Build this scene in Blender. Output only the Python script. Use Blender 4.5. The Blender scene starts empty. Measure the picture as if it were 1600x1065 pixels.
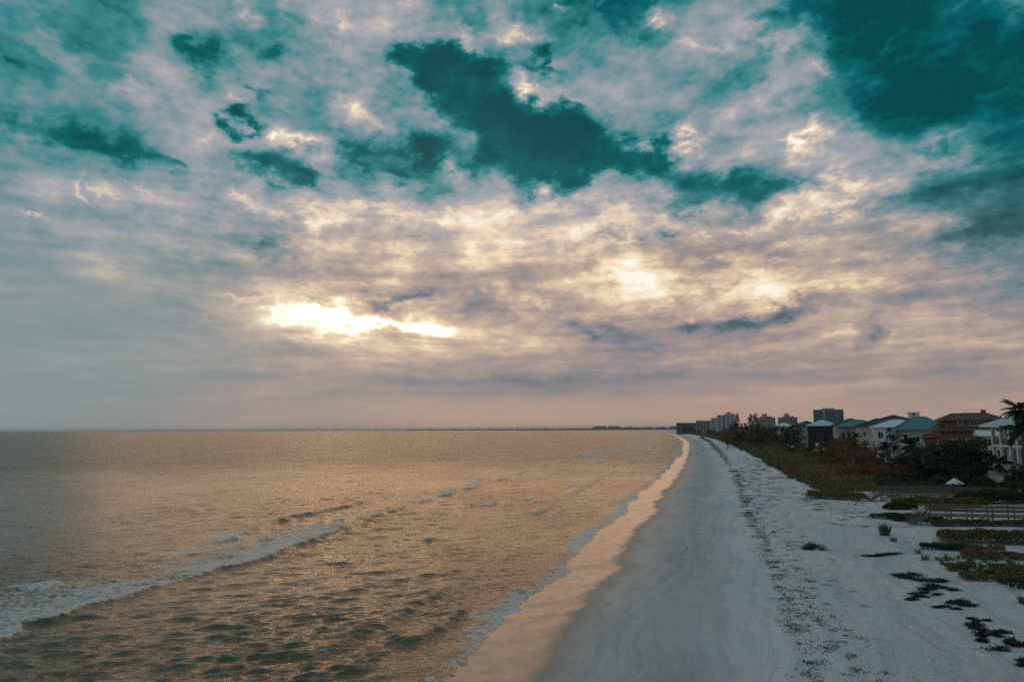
import bpy, bmesh, math, random
import numpy as np
from mathutils import Vector, Matrix
R = math.radians
rng = np.random.default_rng(7)
random.seed(7)
scene = bpy.context.scene
col = scene.collection

# ------------------------------------------------------------------ camera
cam_d = bpy.data.cameras.new('camera')
cam_d.lens = 26.0; cam_d.sensor_width = 36.0
cam_d.clip_start = 0.5; cam_d.clip_end = 120000
cam = bpy.data.objects.new('camera', cam_d)
cam.location = (0, 0, 14.0)
cam.rotation_euler = (Matrix.Rotation(R(90 + 6.79), 3, 'X') @ Matrix.Rotation(R(-0.34), 3, 'Z')).to_euler()
col.objects.link(cam); scene.camera = cam

def lin(c):
    return tuple(((v/255)/12.92 if v/255 <= .04045 else ((v/255+.055)/1.055)**2.4) for v in c[:3]) + (1,)

class NT:
    """small helper to write node trees"""
    def __init__(s, tree):
        s.t = tree; s.n = tree.nodes; s.l = tree.links
    def put(s, node, idx, v):
        if v is None: return
        if isinstance(v, bpy.types.NodeSocket): s.l.new(v, node.inputs[idx])
        else: node.inputs[idx].default_value = v
    def math(s, op, a, b=None, c=None, clamp=False):
        n = s.n.new('ShaderNodeMath'); n.operation = op; n.use_clamp = clamp
        s.put(n, 0, a); s.put(n, 1, b); s.put(n, 2, c); return n.outputs[0]
    def vmath(s, op, a, b=None, scale=None):
        n = s.n.new('ShaderNodeVectorMath'); n.operation = op
        s.put(n, 0, a); s.put(n, 1, b)
        if scale is not None: s.put(n, 'Scale', scale)
        return n.outputs['Value'] if op in ('LENGTH', 'DOT_PRODUCT', 'DISTANCE') else n.outputs[0]
    def comb(s, x, y, z=0.0):
        n = s.n.new('ShaderNodeCombineXYZ'); s.put(n, 0, x); s.put(n, 1, y); s.put(n, 2, z); return n.outputs[0]
    def sep(s, v):
        n = s.n.new('ShaderNodeSeparateXYZ'); s.put(n, 0, v); return n.outputs
    def noise(s, v, scale, detail=4, rough=.5, dist=0.0, color=False, dims='3D', lac=2.0, typ='FBM'):
        n = s.n.new('ShaderNodeTexNoise'); n.noise_dimensions = dims; n.noise_type = typ
        if typ != 'FBM': pass
        s.put(n, 'Vector', v); s.put(n, 'Scale', scale); s.put(n, 'Detail', detail); s.put(n, 'Roughness', rough)
        s.put(n, 'Distortion', dist); s.put(n, 'Lacunarity', lac)
        return n.outputs[1] if color else n.outputs[0]
    def ramp(s, f, stops, interp='LINEAR'):
        n = s.n.new('ShaderNodeValToRGB'); cr = n.color_ramp; cr.interpolation = interp
        while len(cr.elements) < len(stops): cr.elements.new(0.5)
        for e, (p, c) in zip(cr.elements, stops):
            e.position = p
        for e, (p, c) in zip(cr.elements, stops): e.color = c if len(c) == 4 else tuple(c)+(1,)
        s.put(n, 0, f); return n.outputs[0]
    def maprange(s, v, a, b, c=0.0, d=1.0, smooth=True):
        n = s.n.new('ShaderNodeMapRange'); n.interpolation_type = 'SMOOTHSTEP' if smooth else 'LINEAR'
        s.put(n, 0, v); s.put(n, 1, a); s.put(n, 2, b); s.put(n, 3, c); s.put(n, 4, d); return n.outputs[0]
    def mix(s, f, a, b, mode='MIX'):
        n = s.n.new('ShaderNodeMix'); n.data_type = 'RGBA'; n.blend_type = mode
        s.put(n, 0, f); s.put(n, 6, a); s.put(n, 7, b); return n.outputs[2]
    def blobs(s, vec, rows):
        """sum of soft elliptical lobes; rows = (az, el, half_az, half_el, tilt, amount) in degrees"""
        acc = 0.0
        for (a, e, sa, se, tilt, amp) in rows:
            m = s.n.new('ShaderNodeMapping'); m.vector_type = 'TEXTURE'
            s.put(m, 0, vec)
            m.inputs[1].default_value = (a, e, 0); m.inputs[2].default_value = (0, 0, R(tilt))
            m.inputs[3].default_value = (sa*1.9, se*1.9, 1)
            g = s.n.new('ShaderNodeTexGradient'); g.gradient_type = 'QUADRATIC_SPHERE'
            s.l.new(m.outputs[0], g.inputs[0])
            acc = s.math('MULTIPLY_ADD', g.outputs[1], amp, acc)
        return acc

# ------------------------------------------------------------------ sky
SUN_AZ, SUN_EL = -8.5, 12.0          # degrees from +Y, and above the sea
SKY_DARK = [
    (-8.17, 27.02, 1.72, 1.16, 0, 1.14), (-5.08, 27.24, 3.48, 1.26, -5, 1.32), (-2.37, 26.95, 2.33, 0.98, -12, 1.23), (-5.58, 25.47, 2.6, 1.49, -20, 1.3),
    (-3.26, 24.64, 2.9, 2.01, -40, 1.14), (-0.41, 23.75, 2.61, 2.03, -20, 1.23), (2.67, 21.65, 5.47, 3.1, -12, 1.67), (5.25, 22.5, 2.87, 1.79, -15, 1.06),
    (6.76, 21.52, 2.28, 1.13, 5, 1.16), (1.1, 19.34, 3.44, 1.69, -10, 1.06), (5.2, 19.48, 2.85, 1.31, 15, 1.16), (10.78, 21.15, 2.34, 1.12, -5, 0.97),
    (12.0, 20.28, 1.38, 0.92, 0, 1.3), (9.02, 20.71, 1.69, 1.03, 0, 0.87), (-6.57, 20.9, 2.05, 1.76, -10, 2.0), (-11.83, 20.42, 2.21, 1.33, 0, 1.6),
    (-9.32, 18.93, 1.12, 0.73, 0, 1.2), (-19.44, 19.33, 2.46, 1.3, 0, 1.6), (-16.87, 19.12, 1.48, 1.42, 0, 1.4), (13.16, 18.58, 3.26, 1.81, -15, 1.06),
    (17.44, 17.97, 4.69, 1.32, -4, 1.06), (22.42, 17.64, 3.92, 0.74, 4, 0.62), (15.03, 16.8, 3.2, 1.14, 0, 0.87), (13.06, 15.49, 0.86, 0.48, 0, 0.87),
    (7.37, 14.88, 2.35, 0.81, -4, 0.87), (9.99, 14.33, 0.99, 0.64, 0, 0.87), (19.96, 8.16, 3.71, 0.78, 13, 1.65), (16.55, 7.73, 1.44, 0.53, 0, 1.21),
    (13.99, 7.93, 1.05, 0.43, 0, 1.32), (-7.97, 10.09, 2.32, 0.6, 12, 1.32), (-9.92, 9.41, 1.09, 0.44, 0, 0.88), (-5.03, 18.13, 2.27, 0.85, 0, 0.58),
    (26.08, 27.56, 8.54, 2.39, 0, 1.19), (32.54, 22.18, 7.03, 4.35, -10, 1.18), (28.54, 20.78, 4.02, 2.29, 0, 0.74), (34.66, 16.53, 3.88, 3.55, 0, 0.81),
    (21.72, 28.98, 6.1, 1.76, 0, 0.77), (5.43, 31.18, 10.54, 1.46, 0, 0.77), (11.56, 29.31, 2.82, 1.57, -20, 0.84), (34.44, 13.73, 4.26, 2.71, 0, 0.87),
    (31.49, 12.94, 4.13, 1.68, 0, 0.62), (36.21, 22.81, 5.7, 4.96, 0, 0.62), (30.16, 15.67, 3.84, 1.64, -15, 0.43), (17.78, 25.24, 3.17, 1.42, 30, 0.51),
    (-24.89, 26.35, 1.36, 0.81, 0, 0.8), (-23.61, 25.23, 1.67, 1.37, -40, 0.92), (-18.78, 26.64, 1.58, 0.84, 0, 0.92), (-20.08, 24.19, 1.34, 0.66, 0, 0.8),
    (-21.35, 21.75, 1.31, 0.68, 0, 1.5), (-27.27, 23.16, 3.23, 1.82, -40, 0.52), (-33.24, 18.57, 4.46, 1.07, -3, 0.8), (-29.46, 18.84, 4.82, 1.3, -12, 0.8),
    (-35.72, 23.3, 1.55, 1.66, 0, 0.8), (-29.61, 27.83, 2.69, 0.84, -30, 0.57), (-14.19, 26.45, 3.3, 0.57, -5, 0.46), (2.74, 26.92, 1.63, 0.54, -10, 1.16),
    (-25.34, 18.18, 2.82, 0.68, -15, 0.57), (-8.22, 30.48, 6.36, 1.38, 0, 0.51), (-18.16, 29.11, 2.67, 1.35, 0, 0.46), (-34.12, 25.97, 3.65, 1.23, 0, 0.34),
    (-19.89, 13.14, 2.51, 0.72, -8, 0.57), (-17.6, 12.59, 3.09, 0.84, -12, 0.57), (-22.49, 11.79, 2.9, 0.71, -5, 0.4), (-26.82, 14.51, 5.46, 0.97, -5, 0.34),
    (-33.23, 12.64, 3.19, 0.74, -5, 0.34), (23.93, 13.44, 3.32, 0.6, -5, 0.22), (16.29, 12.96, 4.69, 0.84, -3, 0.58), (19.93, 12.22, 3.0, 0.62, 0, 0.58),
    (-0.93, 22.15, 1.44, 3.09, -15, 0.72), (26.02, 6.3, 0.81, 0.9, 30, 0.88), (5.98, 7.34, 2.77, 0.55, 0, 0.99), (10.36, 6.26, 4.86, 1.2, 5, 0.66),
]
SKY_SOFT = [
    (-15.2, 27.4, 34.18, 8.38, 0, -0.05), (-35.9, 20.96, 13.68, 7.57, 0, -0.03), (0.97, 3.59, 12.89, 1.28, 0, -0.33), (12.2, 3.78, 10.42, 1.26, 0, -0.07),
    (16.72, 0.62, 23.47, 0.66, 0, 0.07), (-4.96, 2.48, 10.81, 1.47, 0, -0.05), (31.2, 3.2, 7.96, 1.27, 0, -0.06), (14.46, 1.35, 18.49, 1.05, 0, 0.05),
    (-30.08, 16.01, 9.98, 3.35, 0, -0.02), (-31.59, 9.47, 10.99, 4.22, 0, -0.03), (-25.59, 5.94, 10.57, 3.13, 0, -0.02), (0.04, 13.82, 22.29, 4.39, 0, 0.15),
    (14.82, 11.39, 15.06, 3.33, 0, 0.12), (5.14, 16.64, 19.21, 1.92, 0, 0.1), (23.9, 12.99, 8.46, 2.68, 0, 0.05), (30.86, 25.32, 11.57, 6.49, -10, -0.22),
    (8.03, 31.24, 25.87, 2.84, 0, -0.1), (33.83, 15.06, 5.98, 4.43, 0, -0.12), (-26.34, 21.24, 11.66, 3.75, -10, -0.06), (-0.03, 0.99, 54.25, 1.96, 0, -0.03),
    (-14.59, 4.14, 18.62, 1.2, 0, -0.04), (-34.61, 1.41, 6.71, 1.62, 0, -0.03), (-23.34, 1.49, 12.51, 1.35, 0, -0.03),
]
SKY_LIGHT = [
    (28.53, 26.44, 1.46, 0.46, 35, 0.1), (31.63, 25.13, 1.52, 0.38, 10, 0.08), (33.97, 21.45, 1.78, 0.31, 12, 0.12), (29.63, 24.82, 1.97, 0.39, 20, 0.1),
    (33.38, 18.6, 1.43, 0.32, 10, 0.1), (27.68, 20.1, 1.62, 0.42, 20, 0.08), (31.49, 18.16, 2.24, 0.32, 8, 0.09), (34.95, 24.66, 1.41, 0.29, 20, 0.07),
    (19.36, 28.36, 1.4, 0.4, 0, 0.15), (-11.84, 8.15, 8.64, 0.97, -2, 0.36), (-15.16, 8.44, 2.8, 1.05, 0, 0.3), (-7.46, 7.79, 3.44, 0.49, -4, 0.28),
    (-12.82, 9.48, 5.26, 0.39, 0, 0.14), (-16.05, 6.74, 4.16, 0.38, 0, 0.14), (-10.38, 7.74, 12.6, 2.24, 0, 0.2), (-20.22, 9.73, 2.66, 0.23, -2, 0.16),
    (-23.61, 7.84, 1.1, 0.32, 25, 0.14), (-15.36, 15.88, 3.32, 0.84, 0, 0.26), (-18.64, 16.46, 2.75, 1.0, -15, 0.2), (-12.0, 16.69, 4.4, 0.66, -5, 0.18),
    (-20.48, 16.75, 1.8, 0.63, -30, 0.14), (-5.53, 15.97, 4.54, 0.58, 3, 0.12), (1.05, 13.57, 5.57, 1.07, 8, 0.18), (4.15, 17.62, 4.57, 0.86, 20, 0.17),
    (6.7, 18.49, 3.03, 0.57, 30, 0.1), (10.0, 11.14, 7.81, 1.26, 5, 0.16), (15.73, 10.62, 5.13, 1.14, 0, 0.18), (2.52, 9.37, 4.51, 0.59, -12, 0.14),
    (-1.99, 9.89, 4.01, 0.49, -12, 0.12), (-18.83, 21.61, 1.11, 0.53, 0, 0.42), (-16.47, 21.41, 1.62, 0.62, -10, 0.42), (-14.27, 29.17, 1.29, 0.74, -30, 0.33),
    (-20.97, 28.71, 1.01, 0.8, -50, 0.3), (-22.08, 22.94, 0.89, 0.76, 0, 0.24), (-10.39, 23.01, 3.01, 1.35, 0, 0.3), (-12.14, 23.34, 1.49, 0.89, 0, 0.24),
    (-3.26, 29.0, 1.36, 0.68, -30, 0.33), (1.19, 28.8, 2.1, 0.77, -25, 0.36), (2.46, 25.51, 2.28, 0.62, -6, 0.51), (5.29, 24.53, 2.57, 0.63, -8, 0.3),
    (14.73, 21.41, 1.25, 0.81, -20, 0.51), (22.67, 20.47, 1.05, 1.03, 0, 0.51), (16.93, 27.46, 1.92, 0.58, -10, 0.27), (14.01, 27.81, 1.08, 0.75, 0, 0.24),
    (22.07, 27.11, 1.8, 0.73, 30, 0.27), (23.25, 24.43, 1.32, 0.99, 0, 0.3), (28.51, 26.25, 2.02, 0.54, 40, 0.12), (19.09, 23.35, 3.7, 1.29, 20, 0.24),
    (24.32, 20.23, 2.57, 1.28, 30, 0.18), (12.1, 30.29, 1.01, 0.49, 0, 0.38), (4.37, 30.82, 1.05, 0.41, 0, 0.38), (-34.72, 13.86, 1.24, 0.2, 0, 0.28),
    (-31.03, 15.95, 0.6, 0.33, -10, 0.22), (-29.5, 16.1, 1.17, 0.34, -30, 0.14), (-27.34, 16.83, 0.97, 0.17, -5, 0.18), (-28.89, 22.86, 0.8, 1.36, -40, 0.27),
    (-32.89, 24.38, 2.22, 0.99, -40, 0.15), (-4.02, 19.8, 0.72, 0.75, 30, 0.3), (26.17, 15.83, 3.69, 0.61, 5, 0.22), (21.87, 15.46, 4.38, 0.81, 8, 0.2),
    (18.69, 14.87, 5.47, 0.64, 5, 0.14), (31.93, 13.93, 1.1, 0.33, 20, 0.2), (34.14, 9.67, 4.13, 0.49, 5, 0.12), (23.73, 9.84, 6.31, 0.63, 3, 0.1),
    (24.79, 6.37, 1.07, 0.31, 0, 0.16), (27.26, 5.73, 0.31, 0.22, 0, 0.2), (23.52, 5.98, 2.51, 0.36, 0, 0.1), (20.37, 12.18, 5.32, 0.37, -3, 0.08),
    (22.79, 16.26, 2.6, 0.44, 0, 0.12), (29.05, 16.49, 1.95, 1.09, 40, 0.12), (30.31, 17.75, 1.15, 0.41, 30, 0.14), (9.11, 14.8, 1.98, 1.44, 0, 0.08),
    (-18.28, 19.44, 5.57, 2.69, 0, 0.08), (-15.1, 23.98, 7.75, 2.18, -20, 0.08), (-8.05, 17.57, 3.01, 0.76, 0, 0.14),
]
SKY_WARM = [
    (16.72, 0.62, 25.28, 1.41, 0, 0.5), (4.89, 1.45, 44.08, 2.94, 0, 1.2), (21.25, 3.09, 25.78, 3.22, 0, 0.6), (0.02, 9.39, 26.1, 3.96, 0, 1.0),
    (14.87, 12.82, 23.6, 3.79, 0, 0.6), (-11.95, 14.08, 9.72, 2.86, 0, 0.4),
]

def build_world():
    w = bpy.data.worlds.new('World'); scene.world = w; w.use_nodes = True
    t = w.node_tree; t.nodes.clear(); N = NT(t)
    out = t.nodes.new('ShaderNodeOutputWorld'); bg = t.nodes.new('ShaderNodeBackground')
    t.links.new(bg.outputs[0], out.inputs[0])
    tc = t.nodes.new('ShaderNodeTexCoord')
    d = tc.outputs['Generated']
    x, y, z = N.sep(d)
    zz = N.math('MAXIMUM', z, 0.0)
    # cloud deck: the direction carried up to a flat layer of cloud
    den = N.math('ADD', zz, 0.10)
    u = N.math('DIVIDE', x, den); v = N.math('DIVIDE', y, den)
    deck = N.comb(u, v, 0.0)
    az = N.math('MULTIPLY', N.math('ARCTAN2', x, y), 57.2958)
    el = N.math('MULTIPLY', N.math('ARCSINE', z), 57.2958)
    ang = N.comb(az, el, 0.0)
    # warp so that no lobe keeps a clean outline
    lowf = N.maprange(el, 0.0, 14.0, 0.25, 1.0)
    w1 = N.vmath('SUBTRACT', N.noise(N.vmath('MULTIPLY', d, (1, 1, 1.8)), 5.0, 3, .55, color=True), (.5, .5, .5))
    w2 = N.vmath('SUBTRACT', N.noise(N.vmath('MULTIPLY', d, (1, 1, 1.6)), 17.0, 6, .62, color=True), (.5, .5, .5))
    wv = N.vmath('ADD', N.vmath('MULTIPLY', w1, (4, 2.5, 0)), N.vmath('MULTIPLY', w2, (8, 5.5, 0)))
    wv = N.vmath('MULTIPLY', wv, N.comb(lowf, lowf, 0.0))
    angw = N.vmath('ADD', ang, wv)
    dark = N.blobs(angw, SKY_DARK)
    soft = N.blobs(angw, SKY_SOFT)
    lite = N.blobs(angw, SKY_LIGHT)
    warm = N.blobs(ang, SKY_WARM)
    # cloud texture on the deck
    dw = N.vmath('SUBTRACT', N.noise(deck, .9, 3, .5, color=True), (.5, .5, .5))
    deckw = N.vmath('ADD', deck, N.vmath('SCALE', dw, scale=1.0))
    n1 = N.math('SUBTRACT', N.noise(deckw, 1.1, 8, .60), .5)
    n2 = N.math('SUBTRACT', N.noise(N.vmath('MULTIPLY', deckw, (1.0, .62, 1)), 3.4, 8, .64), .5)
    # puffs: ridged edges of the cells
    n3 = N.noise(N.vmath('ADD', N.vmath('MULTIPLY', d, (1, 1, 1.7)), (3, 1, 7)), 11.0, 8, .66)
    n3 = N.math('SUBTRACT', n3, .5)
    nfade = N.maprange(el, 0.5, 11.0, 0.12, 1.0)
    n4 = N.math('SUBTRACT', N.noise(N.vmath('ADD', N.vmath('MULTIPLY', d, (1, 1, 1.5)), N.vmath('SCALE', w2, scale=.06)), 6.5, 5, .55), .5)
    tex = N.math('ADD', N.math('MULTIPLY', n4, .55), N.math('MULTIPLY', n1, .40))
    tex = N.math('ADD', tex, N.math('ADD', N.math('MULTIPLY', n2, .50), N.math('MULTIPLY', n3, .75)))
    tex = N.math('MULTIPLY', tex, nfade)
    tex = N.math('MULTIPLY', tex, N.maprange(N.math('MULTIPLY_ADD', el, .9, az), -30, 4, .55, 1.0))
    # thin streaks of stratus, low down
    st = N.math('SUBTRACT', N.noise(N.vmath('MULTIPLY', N.vmath('ADD', d, N.vmath('SCALE', w1, scale=.03)), (2.2, 2.2, 26)), 2.3, 6, .6), .5)
    stf = N.math('MULTIPLY', N.maprange(el, 0.3, 4, .35, 1), N.maprange(el, 12, 24, 1, .15))
    tex = N.math('ADD', tex, N.math('MULTIPLY', N.math('MULTIPLY', st, .42), stf))
    elb = N.math('ADD', N.math('MULTIPLY', N.maprange(el, 12, 45, 0, 1), -.045), .60)
    # the part of the sky out of frame runs on as the same dim overcast
    b = N.math('ADD', elb, soft)
    dk = N.math('ADD', dark, N.math('MULTIPLY', tex, -.75))
    b = N.math('ADD', b, N.math('MULTIPLY', tex, N.maprange(dk, .2, 1.6, 1.15, .62)))
    b = N.math('ADD', b, lite)
    b = N.math('MULTIPLY_ADD', N.maprange(dk, -.25, 1.4, 0, 1), -.37, b)
    b = N.math('MULTIPLY_ADD', N.maprange(dk, .35, .95, 0, 1), -.08, b)
    b = N.math('MULTIPLY_ADD', N.maprange(dk, .9, 1.6, 0, 1), -.07, b)
    # where the low sun stands behind the thin cloud the deck glows far beyond white
    hot = N.math('MULTIPLY', N.maprange(b, .84, 1.60, 0, 1), N.blobs(ang, [(-11.8, 8.1, 9.0, 2.2, 0, 1.0)]))
    b = N.math('MAXIMUM', N.math('MINIMUM', b, 1.0), .03)
    cool = N.ramp(b, [(0, lin((0, 66, 72))), (.2, lin((0, 100, 104))), (.38, lin((62, 134, 140))), (.53, lin((130, 150, 157))),
                      (.70, lin((172, 170, 174))), (.85, lin((228, 208, 186))), (1, lin((255, 248, 232)))])
    wrm = N.ramp(b, [(0, lin((50, 78, 88))), (.2, lin((92, 108, 116))), (.40, lin((128, 130, 138))), (.55, lin((160, 145, 142))),
                     (.70, lin((196, 172, 154))), (.85, lin((240, 214, 180))), (1, lin((255, 250, 234)))])
    warm = N.math('ADD', warm, N.math('MULTIPLY', N.maprange(el, 4, 18, 1, 0), N.maprange(az, -38, -8, .05, .8)))
    colr = N.mix(N.math('MINIMUM', N.math('MAXIMUM', warm, 0.0), 1.0), cool, wrm)
    peach = N.blobs(ang, [(16, 1.2, 24, 1.9, 0, .95), (-2, 1.0, 14, 1.2, 0, .5)])
    colr = N.mix(N.math('MINIMUM', peach, .75), colr, lin((176, 149, 136)))
    veil = N.blobs(ang, [(-36, 3, 17, 8, 0, 1.1), (-30, 9, 12, 5, 0, .4)])
    colr = N.mix(N.math('MINIMUM', veil, .7), colr, lin((134, 147, 148)))
    # clear air seen faintly through the deck
    sky = t.nodes.new('ShaderNodeTexSky'); sky.sky_type = 'NISHITA'; sky.sun_disc = False
    sky.sun_elevation = R(SUN_EL); sky.sun_rotation = R(SUN_AZ)
    sky.air_density = 1.0; sky.dust_density = 1.5
    nish = N.vmath('SCALE', sky.outputs[0], scale=0.05)
    fin = N.mix(.985, nish, colr)
    fin = N.vmath('ADD', fin, N.vmath('SCALE', (12.0, 6.6, 2.5), scale=hot))
    t.links.new(fin, bg.inputs[0]); bg.inputs[1].default_value = 1.0
    w.cycles.sampling_method = 'MANUAL'; w.cycles.sample_map_resolution = 512
build_world()

vs = scene.view_settings
scene.display_settings.display_device = 'sRGB'
vs.view_transform = 'Standard'; vs.look = 'None'; vs.exposure = 0.0; vs.gamma = 1.0; vs.use_curve_mapping = False
scene.cycles.max_bounces = 6; scene.cycles.diffuse_bounces = 2; scene.cycles.glossy_bounces = 3
scene.cycles.transparent_max_bounces = 8; scene.cycles.use_denoising = False
scene.cycles.volume_bounces = 0

sun_d = bpy.data.lights.new('sun', 'SUN'); sun_d.energy = 0.30; sun_d.angle = R(44); sun_d.color = (1.0, .47, .13)
sun = bpy.data.objects.new('sun', sun_d); col.objects.link(sun)
sdir = Vector((math.sin(R(SUN_AZ))*math.cos(R(SUN_EL)), math.cos(R(SUN_AZ))*math.cos(R(SUN_EL)), math.sin(R(SUN_EL))))
sun.rotation_euler = (-sdir).to_track_quat('-Z', 'Y').to_euler()


# ------------------------------------------------------------------ helpers
def tag(o, label=None, cat=None, group=None, kind=None):
    if label: o['label'] = label
    if cat: o['category'] = cat
    if group: o['group'] = group
    if kind: o['kind'] = kind
    return o

def np_mesh(name, verts, faces, mats=(), attrs=None, smooth=True, mat_index=None):
    """faces: int array (n, 3) or (n, 4), or a list of such arrays"""
    if not isinstance(faces, (list, tuple)): faces = [faces]
    faces = [np.asarray(f, dtype=np.int32) for f in faces if len(f)]
    me = bpy.data.meshes.new(name)
    verts = np.asarray(verts, dtype=np.float32)
    me.vertices.add(len(verts)); me.vertices.foreach_set('co', verts.ravel())
    nl = sum(f.size for f in faces); npoly = sum(len(f) for f in faces)
    me.loops.add(nl); me.polygons.add(npoly)
    me.loops.foreach_set('vertex_index', np.concatenate([f.ravel() for f in faces]))
    tot = np.concatenate([np.full(len(f), f.shape[1], dtype=np.int32) for f in faces])
    me.polygons.foreach_set('loop_start', np.concatenate([[0], np.cumsum(tot)[:-1]]).astype(np.int32))
    if mat_index is not None: me.polygons.foreach_set('material_index', np.asarray(mat_index, dtype=np.int32))
    me.polygons.foreach_set('use_smooth', np.full(npoly, smooth, dtype=bool))
    for m in mats: me.materials.append(m)
    for k, a in (attrs or {}).items():
        at = me.attributes.new(k, 'FLOAT', 'POINT'); at.data.foreach_set('value', np.asarray(a, dtype=np.float32))
    me.update(calc_edges=True)
    return me

def link(name, me, parent=None):
    o = bpy.data.objects.new(name, me); col.objects.link(o)
    if parent is not None: o.parent = parent
    return o

def grid_faces(nr, nc):
    i = np.arange(nr-1)[:, None]*nc + np.arange(nc-1)[None, :]
    i = i.ravel()
    return np.stack([i, i+1, i+nc+1, i+nc], 1)

class VNoise:
    """smooth value noise for terrain, numpy"""
    def __init__(s, seed):
        s.g = np.random.default_rng(seed).random((256, 256))
    def one(s, x, y):
        xi = np.floor(x).astype(int); yi = np.floor(y).astype(int); fx = x-xi; fy = y-yi
        fx = fx*fx*(3-2*fx); fy = fy*fy*(3-2*fy)
        g = s.g; a = g[xi % 256, yi % 256]; b = g[(xi+1) % 256, yi % 256]; c = g[xi % 256, (yi+1) % 256]; d = g[(xi+1) % 256, (yi+1) % 256]
        return a*(1-fx)*(1-fy)+b*fx*(1-fy)+c*(1-fx)*fy+d*fx*fy
    def __call__(s, x, y, octaves=4, gain=.5):
        t = 0; a = 1; n = 0
        for k in range(octaves):
            t = t + a*s.one(x*2**k+k*17.3, y*2**k+k*9.1); n += a; a *= gain
        return t/n-.5
VN = VNoise(3); VN2 = VNoise(11)

def dist_polyline(x, y, pts):
    """distance to a polyline, signed side and the position along it (0..1)"""
    best = np.full(x.shape, 1e9); side = np.zeros(x.shape); along = np.zeros(x.shape)
    pts = np.array(pts, float); seg = np.linalg.norm(np.diff(pts, axis=0), axis=1); cum = np.concatenate([[0], np.cumsum(seg)])
    for k in range(len(pts)-1):
        ax, ay = pts[k]; bx, by = pts[k+1]; dx, dy = bx-ax, by-ay; L2 = dx*dx+dy*dy
        t = np.clip(((x-ax)*dx+(y-ay)*dy)/L2, 0, 1)
        px = ax+t*dx; py = ay+t*dy; dd = np.hypot(x-px, y-py)
        sd = np.sign((x-ax)*dy-(y-ay)*dx)
        m = dd < best
        best = np.where(m, dd, best); side = np.where(m, sd, side); along = np.where(m, (cum[k]+t*seg[k])/cum[-1], along)
    return best, side, along

# ------------------------------------------------------------------ the coast: how far the sea has wet the sand, as X at each Y
SHORE = np.array([(-60, -25), (-30, 0), (-9, 25), (-2.2, 37), (0.8, 42.8), (2.0, 46.4), (2.8, 49.4), (4.3, 54.4), (5.6, 59.1), (7.1, 66.8), (9.7, 72.5),
    (10.3, 78.2), (12.0, 84.1), (18.5, 108), (23.2, 125), (30, 153), (43, 199), (63.5, 277), (134.8, 566), (185, 788), (315, 1418), (622, 3095),
    (760, 4500), (640, 6500), (260, 7800), (-300, 10000), (-1690, 13000), (-6000, 16500)], float)
def shore_x(Y):
    Y = np.asarray(Y, float)
    x = np.interp(Y, SHORE[:, 1], SHORE[:, 0])
    w = np.clip(Y*.04, 1.5, 60)
    xs = (x*2+np.interp(Y-w, SHORE[:, 1], SHORE[:, 0])+np.interp(Y+w, SHORE[:, 1], SHORE[:, 0]))/4
    lobes = VN.one(Y*.12+5, Y*0+.5)-.5
    lob2 = VN.one(Y*.45+2, Y*0+9.5)-.5
    return xs+lobes*2.2+lob2*.9
def ground_z(X, Y):
    s = X-shore_x(Y)
    z = np.interp(s, [-60, -12, -5, 0, 16, 32, 60, 120], [-2.8, -.45, 0.0, .30, 1.05, 1.45, 1.8, 2.2])
    dune = np.clip((s-12)/20, 0, 1)
    z = z+dune*.35*VN(X*.12, Y*.12, 3)+np.clip((s-2)/8, 0, 1)*.05*VN2(X*.8, Y*.8, 3)
    return z

def material(name):
    m = bpy.data.materials.new(name); m.use_nodes = True; N = NT(m.node_tree)
    b = m.node_tree.nodes['Principled BSDF']
    return m, N, b

def attr(N, name):
    a = N.n.new('ShaderNodeAttribute'); a.attribute_name = name; return a.outputs['Fac']

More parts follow.
